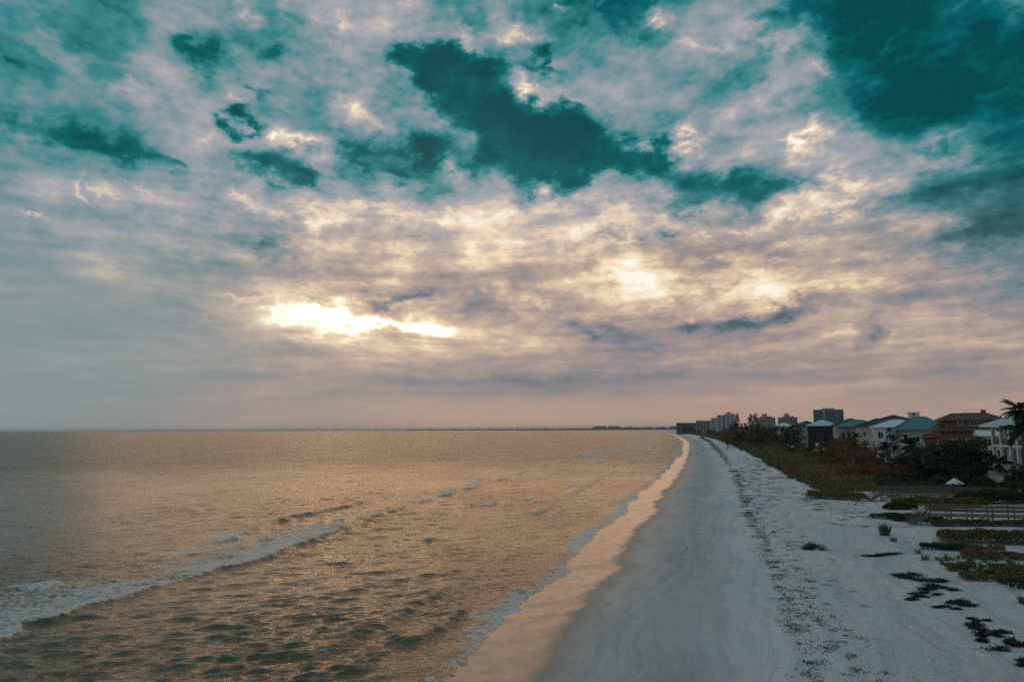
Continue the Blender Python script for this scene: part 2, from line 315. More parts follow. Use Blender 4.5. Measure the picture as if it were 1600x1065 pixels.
def sand_material():
    m, N, b = material('sand')
    pos = N.n.new('ShaderNodeNewGeometry').outputs['Position']
    s = attr(N, 'inland')
    big = N.noise(pos, .09, 4, .55); mid = N.noise(pos, .6, 5, .6); fine = N.noise(pos, 3.5, 5, .75)
    stretch = N.noise(N.vmath('MULTIPLY', pos, (.9, .3, 1)), .3, 5, .6)
    jit = N.math('MULTIPLY', N.math('SUBTRACT', N.noise(pos, .8, 5, .6), .5), 3.0)
    s1 = N.math('ADD', s, jit)
    damp = N.maprange(s, 8, 17, 1, 0)                     # darker damp sand below the tide line
    dry = N.ramp(N.math('MULTIPLY_ADD', big, .6, N.math('MULTIPLY', mid, .4)), [(.3, (.76, .75, .76)), (.5, (.86, .84, .85)), (.7, (.93, .90, .91))])
    wet = N.ramp(N.math('MULTIPLY_ADD', stretch, .6, N.math('MULTIPLY', big, .4)), [(.3, (.35, .37, .38)), (.5, (.42, .44, .45)), (.7, (.50, .51, .52))])
    pinkish = N.maprange(N.noise(N.vmath('MULTIPLY', pos, (1, .45, 1)), .12, 5, .6), .42, .62, 0, 1)
    dry = N.mix(N.math('MULTIPLY', pinkish, .85), N.mix(1.0, dry, (.80, .86, .87, 1), 'MULTIPLY'), N.mix(1.0, dry, (1.0, .94, .95, 1), 'MULTIPLY'))
    c = N.mix(damp, dry, wet)
    trk = N.noise(N.comb(N.math('ADD', N.math('MULTIPLY', s, 1.1), N.math('MULTIPLY', big, 5.0)), N.math('MULTIPLY', N.sep(pos)[1], .045), 0.0), 1.0, 5, .62)
    c = N.mix(N.math('MULTIPLY', N.maprange(trk, .44, .62, 0, 1), .42), c, N.mix(1.0, c, (.58, .64, .66, 1), 'MULTIPLY'))
    grit = N.noise(pos, 5.0, 4, .8)
    c = N.mix(N.math('MULTIPLY', N.maprange(grit, .52, .66, 0, 1), N.maprange(s, 9, 18, .10, .42)), c, (.22, .235, .245, 1))
    # fine flecks of shell and weed
    v = N.n.new('ShaderNodeTexVoronoi'); N.put(v, 'Vector', pos); N.put(v, 'Scale', 2.6)
    pick = N.math('GREATER_THAN', N.noise(pos, .8, 3, .6), .50)
    spot = N.math('MULTIPLY', N.maprange(v.outputs[0], .16, .30, 1, 0), pick)
    spot = N.math('MULTIPLY', spot, N.math('MULTIPLY', N.maprange(s, 11, 16, 0, .28), N.maprange(s, 22, 40, 1, .25)))
    c = N.mix(spot, c, (.06, .065, .06, 1))
    c = N.mix(N.math('MULTIPLY', N.maprange(fine, .38, .62, 0, 1), .32), c, N.mix(.5, c, (.25, .25, .26, 1)))
    deep = N.maprange(s1, -1.0, 3.0, 1, 0)
    c = N.mix(deep, c, (.26, .22, .19, 1))
    N.l.new(c, b.inputs['Base Color'])
    b.inputs['Roughness'].default_value = .9
    N.put(b, 'Specular IOR Level', .25)
    # relief: footprints and ripples on the dry sand, almost none on the wet
    lump = N.math('ADD', N.math('MULTIPLY_ADD', trk, 1.2, N.noise(pos, 1.6, 6, .66)), N.math('MULTIPLY', N.noise(pos, 5.5, 3, .6), .35))
    amt = N.maprange(s, 9, 20, .06, 1.0)
    bp = N.n.new('ShaderNodeBump'); N.put(bp, 'Height', N.math('MULTIPLY', lump, amt)); N.put(bp, 'Strength', 1.0); N.put(bp, 'Distance', .5)
    N.l.new(bp.outputs[0], b.inputs['Normal'])
    # film of water left by the swash
    film = N.maprange(N.math('ADD', s, N.math('MULTIPLY', jit, .55)), -.9, .9, 1, 0)
    geo = bp
    rp = N.n.new('ShaderNodeBump'); N.put(rp, 'Height', N.noise(N.vmath('MULTIPLY', pos, (1.3, 1, 1)), 2.2, 4, .6)); N.put(rp, 'Strength', .10); N.put(rp, 'Distance', .10)
    gl = N.n.new('ShaderNodeBsdfGlossy'); N.put(gl, 'Roughness', .26); N.put(gl, 'Color', (.84, .80, .78, 1)); N.l.new(rp.outputs[0], gl.inputs['Normal'])
    fr = N.n.new('ShaderNodeFresnel'); N.put(fr, 'IOR', 1.5); N.l.new(rp.outputs[0], fr.inputs['Normal'])
    frr = fr.outputs[0]
    sheen = N.math('MULTIPLY', N.math('MULTIPLY', frr, film), N.maprange(mid, .35, .65, .72, 1.0))
    # a faint sheen on the damp sand too
    dampsheen = N.math('MULTIPLY', N.math('MULTIPLY', frr, N.maprange(s, 0, 9, .16, 0)), 1)
    sheen = N.math('MAXIMUM', sheen, dampsheen)
    mx = N.n.new('ShaderNodeMixShader'); N.put(mx, 0, sheen); N.l.new(b.outputs[0], mx.inputs[1]); N.l.new(gl.outputs[0], mx.inputs[2])
    # thin foam lines left at the turn of each swash
    cs = N.math('ADD', N.math('MULTIPLY', N.noise(pos, .11, 3, .5), 9.0), s)
    cs = N.math('ADD', cs, N.math('MULTIPLY', N.noise(pos, .6, 4, .6), 1.6))
    fr1 = N.math('PINGPONG', cs, 2.3)
    ln = N.maprange(fr1, 0, .24, 1, 0)
    zone = N.math('MULTIPLY', N.maprange(s, -6.5, -5.5, 0, 1), N.maprange(s, -2.2, -.8, 1, 0))
    brk = N.maprange(N.noise(pos, .35, 3, .6), .40, .54, 0, 1)
    foam = N.math('MULTIPLY', N.math('MULTIPLY', ln, zone), N.math('MULTIPLY', brk, .75))
    fd = N.n.new('ShaderNodeBsdfDiffuse'); N.put(fd, 0, (.8, .8, .8, 1))
    m2 = N.n.new('ShaderNodeMixShader'); N.put(m2, 0, foam); N.l.new(mx.outputs[0], m2.inputs[1]); N.l.new(fd.outputs[0], m2.inputs[2])
    N.l.new(m2.outputs[0], N.n['Material Output'].inputs[0])
    return m

def build_ground():
    Y = [ -30.0]
    while Y[-1] < 16000:
        y = Y[-1]; Y.append(y+max(.5 if y < 30 else .32, (abs(y)**2)/15000, ) if y < 3000 else y*1.04)
    Y = np.array(Y)
    s = np.concatenate([[-60, -40, -25, -18, -14], np.arange(-12, 60, .35), 60+np.geomspace(.5, 140, 60), [240, 320, 500, 900, 2000, 6000, 15000]])
    S, YY = np.meshgrid(s, Y)
    X = S+shore_x(YY)
    Z = ground_z(X, YY)
    v = np.stack([X, YY, Z], -1).reshape(-1, 3)
    me = np_mesh('sand_beach', v, grid_faces(len(Y), len(s)), [sand_material()], {'inland': S.ravel()})
    o = link('sand_beach', me); tag(o, 'pale sand beach with a damp strip by the sea', None, None, 'structure')
build_ground()


# ------------------------------------------------------------------ the sea
BREAKERS = [  # crest line, height, length of the foam behind it, strength of foam
    ([(-36.5, 50), (-36.5, 54.6), (-36.1, 56.2), (-34.6, 58.0), (-34.5, 62.0), (-33.1, 65.7), (-32.5, 68.5), (-31.7, 71.6)], .26, 8.5, 1.0),
    ([(-31.5, 73), (-30.0, 78.0), (-28.9, 79.0), (-27.7, 82.0), (-26.9, 84.7), (-27.0, 91.0), (-25.9, 98.2), (-25.1, 105.5), (-25.2, 114.7)], .38, 5.5, 1.05),
    ([(-38.4, 84.8), (-35.8, 89.5), (-32.7, 96.3)], .10, 3.0, .75),
    ([(-37.5, 96.5), (-36.8, 98.7), (-37.1, 104.7)], .32, 1.8, 1.5),
    ([(-42.8, 67.2), (-42.0, 68.0), (-42.5, 71.3)], .32, 2.6, 1.5),
    ([(-34.8, 50.2), (-35.4, 54.6), (-36.4, 56.3)], .2, 2.4, 1.3),
    ([(-36.7, 115.2), (-36.0, 122.6), (-33.2, 129.9), (-30.3, 139.3), (-29.2, 151.6)], .40, 2.0, 0.0),
    ([(-17.7, 144.5), (-16.1, 152.2)], .34, 2.0, .9),
    ([(-15.9, 156.4), (-14.0, 162.3), (-12.9, 175.7)], .42, 2.0, 1.1),
    ([(-10.2, 183.2), (-9.3, 193.7), (-8.7, 216.2)], .42, 2.0, .9),
    ([(-7.9, 140.3), (-6.0, 145.0)], .38, 1.6, .7),
    ([(37.4, 397.6), (49.7, 450.5)], .4, 4.0, 1.2),
    ([(45.5, 377.8), (54.7, 414.9), (68.5, 487.6)], .4, 4.5, 1.3),
    ([(88.1, 591.3), (108.0, 633.4), (125, 720)], .4, 6, 1.2),
    ([(21.7, 321.8), (26.3, 337.6)], .4, 2.5, .9),
    ([(35.2, 307.9), (39.3, 319.4)], .4, 2.5, .7),
    ([(150, 900), (278.2, 1480.0), (459.0, 2283.9)], .3, 12, 1.0),
    ([(-11.1, 96.0), (-10.2, 98.7)], .26, 1.0, .8),
    ([(-0.2, 186.8), (2.2, 191.3)], .3, 1.4, .6), ([(-3.8, 207.7), (-1.1, 216.7)], .3, 1.6, .6),
    ([(97.5, 529.8), (118.9, 606.0)], .3, 4, 1.0), ([(68.4, 434.8), (77.1, 471.5)], .3, 3, 1.0), ([(78.8, 355.9), (103.4, 452.7)], .3, 2.5, .8),
    ([(-7.6, 50.1), (-5.5, 53.9), (-4.4, 58.0), (-3.5, 61.5)], .30, 1.5, 0.0),
    ([(-12.5, 48.1), (-9.5, 55.9), (-7.4, 63.0), (-5.5, 70)], .22, 1.5, 0.0),
]
_br = random.Random(77)
for _s, _a in ((-17, .62), (-27, .75), (-40, .7)):
    _y = 125.0
    while _y < 1300:
        _l = _br.uniform(.03, .10)*_y
        if _br.random() < .55:
            BREAKERS.append(([(float(np.interp(q, SHORE[:, 1], SHORE[:, 0]))+_s*(1+_y/900)+_br.uniform(-.6, .6), q) for q in (_y, _y+_l*.5, _y+_l)], _br.uniform(.2, .36), 1.0+_y/260, _a*_br.uniform(.7, 1.25)))
        _y += _l+_br.uniform(.02, .12)*_y
def water_material():
    m, N, b = material('sea_water')
    pos = N.n.new('ShaderNodeNewGeometry').outputs['Position']
    foam_a = attr(N, 'foam'); far = attr(N, 'far')
    b.inputs['IOR'].default_value = 1.50
    b.inputs['Specular Tint'].default_value = (1.0, .93, .82, 1)
    silt = N.noise(N.vmath('MULTIPLY', pos, (1, .35, 1)), .05, 4, .55)
    c = N.ramp(silt, [(.3, (.052, .062, .044)), (.7, (.084, .092, .062))])
    N.l.new(c, b.inputs['Base Color'])
    N.l.new(N.maprange(far, 0, 1, .10, .34, False), b.inputs['Roughness'])
    # ripples too small for the mesh
    p1 = N.vmath('MULTIPLY', pos, (.62, 1.0, 1))
    h = N.math('MULTIPLY', N.noise(p1, 1.7, 6, .66, .3), .62)
    h = N.math('ADD', h, N.math('MULTIPLY', N.noise(N.vmath('ADD', p1, (7, 3, 0)), .33, 4, .55, .3), N.math('MULTIPLY_ADD', far, 2.6, .5)))
    h = N.math('ADD', h, N.math('MULTIPLY', N.noise(p1, 6.5, 3, .6), .07))
    h = N.math('ADD', h, N.math('MULTIPLY', N.noise(N.vmath('MULTIPLY', pos, (1, .6, 1)), .09, 8, .74, .2), N.math('MULTIPLY', far, 6.5)))
    # thin crests of the wind ripple, long across the wind
    def ridges(rot, sx, sy, sc, off):
        mp = N.n.new('ShaderNodeMapping'); N.put(mp, 0, pos); mp.inputs[2].default_value = (0, 0, R(rot)); mp.inputs[3].default_value = (sx, sy, 1); mp.inputs[1].default_value = (off, off, 0)
        n = N.noise(mp.outputs[0], sc, 4, .55, .8)
        return N.math('POWER', N.math('SUBTRACT', 1.0, N.math('ABSOLUTE', N.math('MULTIPLY_ADD', n, 4.0, -2.0)), clamp=True), 1.6)
    h = N.math('ADD', h, N.math('MULTIPLY', ridges(-24, .40, 1.15, 1.0, 0), .17))
    h = N.math('ADD', h, N.math('MULTIPLY', ridges(14, .45, 1.2, 2.1, 5), .075))
    patches = N.maprange(N.noise(N.vmath('MULTIPLY', pos, (1, .5, 1)), .045, 3, .5), .35, .65, .55, 1.15)
    bp = N.n.new('ShaderNodeBump'); N.put(bp, 'Height', N.math('MULTIPLY', h, patches)); N.put(bp, 'Strength', 1.0); N.put(bp, 'Distance', .40)
    N.l.new(bp.outputs[0], b.inputs['Normal'])
    # foam breaks up into lace
    lace = N.noise(N.vmath('ADD', pos, N.vmath('SCALE', N.noise(pos, .9, 3, .5, color=True), scale=1.6)), 1.3, 6, .68)
    v = N.n.new('ShaderNodeTexVoronoi'); v.feature = 'DISTANCE_TO_EDGE'
    N.put(v, 'Vector', N.vmath('ADD', pos, N.vmath('SCALE', N.noise(pos, 1.4, 3, .6, color=True), scale=1.2))); N.put(v, 'Scale', 1.5)
    web = N.maprange(v.outputs[0], 0, .22, .22, -.12, False)
    lvl = N.math('ADD', N.math('MULTIPLY_ADD', foam_a, .75, N.math('SUBTRACT', lace, .90)), N.math('MULTIPLY', web, N.maprange(foam_a, .1, .5, 0, 1)))
    lvl = N.math('ADD', lvl, N.math('MULTIPLY', N.math('MULTIPLY', far, foam_a), .22))
    f = N.maprange(lvl, -.02, .16, 0, 1)
    f = N.math('MULTIPLY', f, N.maprange(foam_a, .03, .3, 0, .92))
    f = N.math('MULTIPLY', f, N.maprange(N.noise(N.vmath('MULTIPLY', pos, (1, 1.4, 1)), 2.6, 5, .7), .36, .60, .30, 1.0))
    fd = N.n.new('ShaderNodeBsdfDiffuse'); N.put(fd, 0, (.74, .73, .72, 1)); 
    N.l.new(bp.outputs[0], fd.inputs['Normal'])
    mx = N.n.new('ShaderNodeMixShader'); N.put(mx, 0, f); N.l.new(b.outputs[0], mx.inputs[1]); N.l.new(fd.outputs[0], mx.inputs[2])
    N.l.new(mx.outputs[0], N.n['Material Output'].inputs[0])
    return m

def wave_height(X, Y, dist):
    """wind chop and low swell running in to the beach; short waves die out with distance where they could not be told apart"""
    r = np.random.default_rng(5)
    Z = np.zeros_like(X); DX = np.zeros_like(X); DY = np.zeros_like(X)
    warp = VN(X*.03, Y*.03, 3)*3.0
    gust = np.clip(.95+1.7*VN2(X*.035+3, Y*.02, 3), .45, 1.6)
    for k in range(60):
        lam = .6*(9.0/.6)**((k/59.0)**1.25)*r.uniform(.9, 1.1)
        th = R(-66)+r.normal(0, .27) if lam < 4.5 else R(-30)+r.normal(0, .28)   # direction it runs in, from +X
        kx, ky = math.cos(th)*2*math.pi/lam, math.sin(th)*2*math.pi/lam
        A = .0086*lam**.40*r.uniform(.6, 1.2)
        if lam > 6: A *= .5
        fade = np.clip((lam*430/np.maximum(dist, 1)-2.2)/4, 0, 1)
        ph = kx*X+ky*Y+r.uniform(0, 6.28)+warp*(1.3 if lam < 6 else .7)
        g = (gust if lam < 6 else 1)*fade
        Z += A*np.sin(ph)*g
        q = 1.25*A*g
        DX += q*math.cos(th)*np.cos(ph); DY += q*math.sin(th)*np.cos(ph)
    return Z, DX, DY

def build_sea():
    d = [24.0]
    while d[-1] < 330: d.append(d[-1]+max(.11, d[-1]**2/14/1156*.62))
    d2 = np.geomspace(d[-1]*1.015, 60000, 200)
    d = np.concatenate([d, d2])
    a = np.radians(np.arange(-50, 44.01, .105))
    A, D = np.meshgrid(a, d)
    X = D*np.sin(A); Y = D*np.cos(A)
    Z, DX, DY = wave_height(X, Y, D)
    s = X-shore_x(Y)
    shoal = np.clip((-s-4.8)/6.5, 0, 1)
    Z *= .25+.75*shoal; DX *= shoal; DY *= shoal
    foam = np.zeros_like(X)
    wob = VN(X*.22, Y*.22, 3)*1.6
    for pts, hgt, ln, amt in BREAKERS:
        P0 = np.array(pts); ext = 4+ln*5
        m = (X > P0[:, 0].min()-ext) & (X < P0[:, 0].max()+ext) & (Y > P0[:, 1].min()-ext) & (Y < P0[:, 1].max()+ext)
        x = X[m]; y = Y[m]
        dd, side, al = dist_polyline(x+wob[m]*.6, y, pts)
        sd = dd*side                                # + on the landward side
        endf = np.clip(np.minimum(al, 1-al)*7+.25, 0, 1)
        w_back = 1.3+ln*.18; w_front = .35+hgt*.6
        prof = np.where(sd > 0, np.exp(-(sd/w_front)**2), np.exp(-(sd/w_back)**2))
        inside = (al > .001) & (al < .999)
        Z[m] += hgt*prof*endf*np.where(inside, 1, np.exp(-(dd/1.5)**2))
        if amt > 0:
            fb = np.where(sd > 0, np.exp(-(sd/.35)**2), .30*np.exp(-(sd/.7)**2)+.72*np.exp(-(sd/(ln*1.9))**2))
            fb = fb*np.where(inside, 1, np.exp(-(dd/(.5*ln))**2))
            foam[m] = np.maximum(foam[m], amt*fb*(.55+.45*endf))
    # surf where the sea meets the sand
    e = s+5.4+1.6*VN(Y*.16+4, Y*0, 3)*1.0+VN2(X*.5, Y*.5, 3)*1.4
    wid = 1.0+2.0*np.clip(VN(Y*.07+9, Y*0+3, 2)+.35, 0, 1)
    near = np.exp(-(np.clip(-e-.2, 0, None)/wid)**2)*np.clip((VN(Y*.055+1.7, Y*0+6, 2)+.45)*1.6, .25, 1)
    surf = np.where(e < .9, near, 0)*1.35
    foam = np.maximum(foam, surf)
    Z += .16*np.exp(-((e+1.5)/1.0)**2)
    # old foam drifting between the bars
    drift = np.clip(VN(X*.05+2, Y*.03, 3)*2+.05, 0, .5)*np.clip(1-np.abs(s+42)/14, 0, 1)*np.clip((85-Y)/30, 0, 1)*1.1
    foam = np.maximum(foam, drift)
    far = np.clip((D-90)/260, 0, 1)
    v = np.stack([X+DX, Y+DY, Z], -1).reshape(-1, 3)
    me = np_mesh('sea', v, grid_faces(len(d), len(a))[:, ::-1], [water_material()], {'foam': foam.ravel(), 'far': far.ravel()})
    o = link('sea', me); tag(o, 'rippled grey brown sea with low breakers running in', None, None, 'structure')
build_sea()


# ------------------------------------------------------------------ builders
class MB:
    def __init__(s): s.v = []; s.f = []
    def add(s, vs, fs):
        o = len(s.v); s.v += [tuple(p) for p in vs]; s.f += [tuple(i+o for i in f) for f in fs]; return s
    def box(s, x0, y0, z0, x1, y1, z1):
        return s.add([(x0, y0, z0), (x1, y0, z0), (x1, y1, z0), (x0, y1, z0), (x0, y0, z1), (x1, y0, z1), (x1, y1, z1), (x0, y1, z1)],
                     [(3, 2, 1, 0), (4, 5, 6, 7), (0, 1, 5, 4), (1, 2, 6, 5), (2, 3, 7, 6), (3, 0, 4, 7)])
    def bar(s, a, b, w, h=None):
        """a beam of section w x h from a to b"""
        h = h or w; a = Vector(a); b = Vector(b); d = (b-a).normalized()
        up = Vector((0, 0, 1)) if abs(d.z) < .9 else Vector((1, 0, 0))
        r = d.cross(up).normalized()*w/2; u = r.cross(d).normalized()*h/2
        vs = [a-r-u, a+r-u, a+r+u, a-r+u, b-r-u, b+r-u, b+r+u, b-r+u]
        return s.add(vs, [(0, 1, 2, 3), (7, 6, 5, 4), (0, 4, 5, 1), (1, 5, 6, 2), (2, 6, 7, 3), (3, 7, 4, 0)])
    def tube(s, pts, rad, n=6):
        pts = [Vector(p) for p in pts]; o = []; rr = rad if isinstance(rad, (list, tuple)) else [rad]*len(pts)
        for i, p in enumerate(pts):
            d = (pts[min(i+1, len(pts)-1)]-pts[max(i-1, 0)]).normalized()
            a = d.cross(Vector((.31, .95, .02)) if abs(d.z) > .5 else Vector((0, 0, 1))).normalized(); b = d.cross(a)
            o += [p+(a*math.cos(k*2*math.pi/n)+b*math.sin(k*2*math.pi/n))*rr[i] for k in range(n)]
        f = [(i*n+k, i*n+(k+1) % n, (i+1)*n+(k+1) % n, (i+1)*n+k) for i in range(len(pts)-1) for k in range(n)]
        f += [tuple(range(n))[::-1], tuple((len(pts)-1)*n+k for k in range(n))]
        return s.add(o, f)
    def mesh(s, name, mat, smooth=False):
        me = bpy.data.meshes.new(name); me.from_pydata(s.v, [], s.f); me.materials.append(mat)
        if smooth:
            for p in me.polygons: p.use_smooth = True
        me.update(); return me
    def build(s, name, mat, parent=None, smooth=False):
        return link(name, s.mesh(name, mat, smooth), parent)

def empty(name, loc, rz=0.0, sc=1.0):
    o = bpy.data.objects.new(name, None); o.location = loc; o.rotation_euler = (0, 0, rz); o.scale = (sc,)*3
    o.empty_display_size = .5; col.objects.link(o); return o
def copy_tree(o, parent=None):
    c = o.copy(); col.objects.link(c)
    if parent is not None: c.parent = parent
    for ch in list(o.children): copy_tree(ch, c)
    return c
def gz(x, y): return float(ground_z(np.array([float(x)]), np.array([float(y)]))[0])

def plain(name, c, rough=.8, spec=.3, scale=1.5, var=.18, metal=0.0, bump=0.0):
    m, N, b = material(name)
    tc = N.n.new('ShaderNodeTexCoord').outputs['Object']
    n1 = N.noise(tc, scale, 5, .6); n2 = N.noise(N.vmath('MULTIPLY', tc, (1, 1, .25)), scale*3, 4, .6)
    f = N.math('MULTIPLY_ADD', n1, .6, N.math('MULTIPLY', n2, .4))
    lo = tuple(v*(1-var) for v in c); hi = tuple(min(1, v*(1+var)) for v in c)
    N.l.new(N.ramp(f, [(.32, lo), (.68, hi)]), b.inputs['Base Color'])
    b.inputs['Roughness'].default_value = rough; b.inputs['Specular IOR Level'].default_value = spec; b.inputs['Metallic'].default_value = metal
    if bump:
        bp = N.n.new('ShaderNodeBump'); N.put(bp, 'Height', N.noise(tc, scale*6, 4, .6)); N.put(bp, 'Strength', .6); N.put(bp, 'Distance', bump)
        N.l.new(bp.outputs[0], b.inputs['Normal'])
    return m
M = {
    'white': plain('white_stucco', (.60, .62, .61)), 'cream': plain('cream_stucco', (.38, .36, .31)), 'orange': plain('terracotta_stucco', (.19, .09, .068)),
    'black': plain('black_building_wrap', (.018, .022, .025), .6), 'greywall': plain('grey_stucco', (.25, .26, .27)), 'glass': plain('dark_window_glass', (.015, .025, .028), .08, .8),
    'tealglass': plain('green_tinted_glass', (.02, .10, .10), .12, .8), 'trim': plain('white_trim', (.60, .61, .61), .6),
    'roofpale': plain('pale_metal_roof', (.60, .65, .67), .45, .5), 'roofblue': plain('light_blue_metal_roof', (.42, .57, .62), .45, .5),
    'roofteal': plain('teal_metal_roof', (.055, .19, .20), .5, .5), 'roofdark': plain('dark_green_roof', (.010, .055, .055), .7), 'rooftile': plain('brown_tile_roof', (.105, .075, .065), .85, .2, 3, .35),
    'roofbrown': plain('brown_shingle_roof', (.075, .065, .06), .9, .2, 3, .3), 'condo': plain('pale_condo_concrete', (.36, .35, .35)), 'condopink': plain('pinkish_condo_concrete', (.30, .22, .20)),
    'tower': plain('teal_tower_cladding', (.010, .085, .080), .35, .6), 'towerlite': plain('grey_tower_concrete', (.24, .28, .28)),
    'condoteal': plain('grey_green_condo_wall', (.05, .12, .12)), 'ac': plain('grey_roof_plant', (.2, .2, .2)),
    'wood': plain('weathered_boardwalk_timber', (.15, .125, .10), .85, .2, 4, .35, bump=.01), 'woodlite': plain('bleached_deck_boards', (.21, .19, .165), .85, .2, 5, .25),
}

def hip_roof(parent, x0, y0, x1, y1, z, rise, mat, over=.7, name='roof', axis='x', seams=True, run=None, gable=False):
    x0 -= over; y0 -= over; x1 += over; y1 += over
    m = MB(); t = .22
    if axis == 'x':
        run = (y1-y0)/2 if run is None else run
        if gable: run = .02
        a = (x0+run, (y0+y1)/2, z+rise); b = (x1-run, (y0+y1)/2, z+rise)
    else:
        run = (x1-x0)/2 if run is None else run
        if gable: run = .02
        a = ((x0+x1)/2, y0+run, z+rise); b = ((x0+x1)/2, y1-run, z+rise)
    c = [(x0, y0, z), (x1, y0, z), (x1, y1, z), (x0, y1, z)]; lo = [(p[0], p[1], z-t) for p in c]
    vs = c+lo+[a, b]
    if axis == 'x': sl = [(0, 1, 9, 8), (1, 2, 9), (2, 3, 8, 9), (3, 0, 8)]
    else: sl = [(0, 1, 8), (1, 2, 9, 8), (2, 3, 9), (3, 0, 8, 9)]
    m.add(vs, sl+[(4, 5, 1, 0), (5, 6, 2, 1), (6, 7, 3, 2), (7, 4, 0, 3), (7, 6, 5, 4)])
    ro = m.build(name, mat, parent)
    rc = MB()
    for p, q in ((c[0], a), (c[3], a), (c[1], b), (c[2], b), (a, b)):
        rc.bar((p[0], p[1], p[2]+.05), (q[0], q[1], q[2]+.05), .22, .12)
    if axis == 'y':
        rc = MB()
        for p, q in ((c[0], a), (c[1], a), (c[2], b), (c[3], b), (a, b)): rc.bar((p[0], p[1], p[2]+.05), (q[0], q[1], q[2]+.05), .22, .12)
    rc.build('ridge_cap', mat, ro)
    if seams and axis == 'x':
        sm = MB(); x = x0+.6
        while x < x1-.3:
            k = min(1, (x-x0)/max(run, .01), (x1-x)/max(run, .01)); ym = (y0+y1)/2
            for yy in (y0, y1): sm.bar((x, yy, z+.03), (x, yy+(ym-yy)*k, z+rise*k+.03), .05, .06)
            x += .62
        y = y0+.6; 
        while y < y1-.3:
            k = min((y-y0), (y1-y))/((y1-y0)/2)
            sm.bar((x0, y, z+.03), (x0+run*k, y, z+rise*k+.03), .05, .06); y += .62
        so = sm.build('standing_seam', mat, ro); so['kind'] = 'stuff'
    return ro

_win = {}
def window(parent, wall, u, z, w, h, mat='glass', base=(0, 0)):
    """wall 's' faces the camera side (y = base y), wall 'w' faces the sea (x = base x)"""
    key = (wall, round(w, 1), round(h, 1), mat)
    if key not in _win:
        f = MB(); g = MB(); t = .12
        if wall == 's':
            f.box(-t, -.07, -t, w+t, .02, 0); f.box(-t, -.07, h, w+t, .02, h+t); f.box(-t, -.07, 0, 0, .02, h); f.box(w, -.07, 0, w+t, .02, h)
            if w > 1.3: f.box(w/2-.04, -.06, 0, w/2+.04, .02, h)
            g.box(0, -.03, 0, w, .01, h)
        else:
            f.box(-.07, -t, -t, .02, w+t, 0); f.box(-.07, -t, h, .02, w+t, h+t); f.box(-.07, -t, 0, .02, 0, h); f.box(-.07, w, 0, .02, w+t, h)
            if w > 1.3: f.box(-.06, w/2-.04, 0, .02, w/2+.04, h)
            g.box(-.03, 0, 0, .01, w, h)
        _win[key] = (f.mesh('window', M['trim']), g.mesh('pane', M[mat]))
    fm, gm = _win[key]
    o = link('window', fm, parent); p = link('pane', gm, o)
    o.location = (u, base[1], z) if wall == 's' else (base[0], u, z)
    return o

def railing(parent, a, b, h=1.0, mat='trim', gap=.16):
    """posts and a top rail, with thin balusters as one mesh"""
    a = Vector(a); b = Vector(b); L = (b-a).length; m = MB(); n = max(1, round(L/1.8))
    m.bar(a+Vector((0, 0, h)), b+Vector((0, 0, h)), .07, .07); m.bar(a+Vector((0, 0, .12)), b+Vector((0, 0, .12)), .05, .05)
    for k in range(n+1): p = a.lerp(b, k/n); m.bar(p, p+Vector((0, 0, h)), .08)
    o = m.build('railing', M[mat], parent)
    q = MB(); n = int(L/gap)
    for k in range(1, n): p = a.lerp(b, k/n); q.bar(p+Vector((0, 0, .14)), p+Vector((0, 0, h-.03)), .025)
    if n > 1: z = q.build('baluster', M[mat], o); z['kind'] = 'stuff'
    return o

HROT = R(-22)
def house(name, label, org, dx, wy, eave, rise, wall, roof, floors=3, wins_s=4, wins_w=3, over=.8, rot=HROT, glass='glass', balcony=True, run=None, seams=True, group='houses along the dunes'):
    x, y = org; z0 = gz(x, y)-.3
    o = empty(name, (x, y, z0), rot); tag(o, label, 'house', group)
    H = eave-z0
    MB().box(0, 0, 0, dx, wy, H-.23).build('wall', M[wall], o)
    hip_roof(o, 0, 0, dx, wy, H, rise, M[roof], over, run=run, seams=seams)
    fh = (H-.8)/floors
    bands = MB()
    for k in range(1, floors): bands.box(-.05, -.05, k*fh, dx+.05, wy+.05, k*fh+.18)
    bands.build('floor_band', M['trim'] if wall != 'black' else M['black'], o)
    r = random.Random(name+label)
    for k in range(floors):
        for i in range(wins_s):
            w = r.choice((1.0, 1.4, 1.0)); h = r.choice((1.5, 1.5, 2.1)) if k else 1.4
            window(o, 's', (i+.5)*dx/wins_s-w/2, k*fh+.95, w, h, glass, (0, 0))
        for i in range(wins_w):
            window(o, 'w', (i+.5)*wy/wins_w-.9, k*fh+.6, 1.8, 2.0, glass, (0, 0))
    if balcony:
        for k in range(1, floors):
            b = MB().box(-2.2, .3, k*fh-.02, 0, wy-.3, k*fh+.16).build('balcony', M['trim'], o)
            railing(o, (-2.15, .35, k*fh+.16), (-2.15, wy-.35, k*fh+.16), 1.0)
            railing(o, (-2.15, .35, k*fh+.16), (-.05, .35, k*fh+.16), 1.0)
        for yy in (.4, wy/2, wy-.4): MB().box(-2.2, yy-.12, 0, -1.96, yy+.12, H-.9 if over > 1.8 else (floors-1)*fh).build('column', M['trim'], o)
    return o, H, fh

house('beach_house', 'white three storey house with a pale grey hip roof, left of the teal roofed one', (122.3, 252), 15, 12, 13.95, 2.5, 'white', 'roofpale')
o, H3, f3 = house('beach_house', 'cream walled house with a big teal metal hip roof beside the orange house', (112, 216), 12.5, 13, 13.2, 3.7, 'cream', 'roofteal', run=5.5)
hip_roof(o, -2.6, -.2, 0.6, 8, H3-1.3, .9, M['roofteal'], .4, name='porch_roof', axis='y', seams=False)
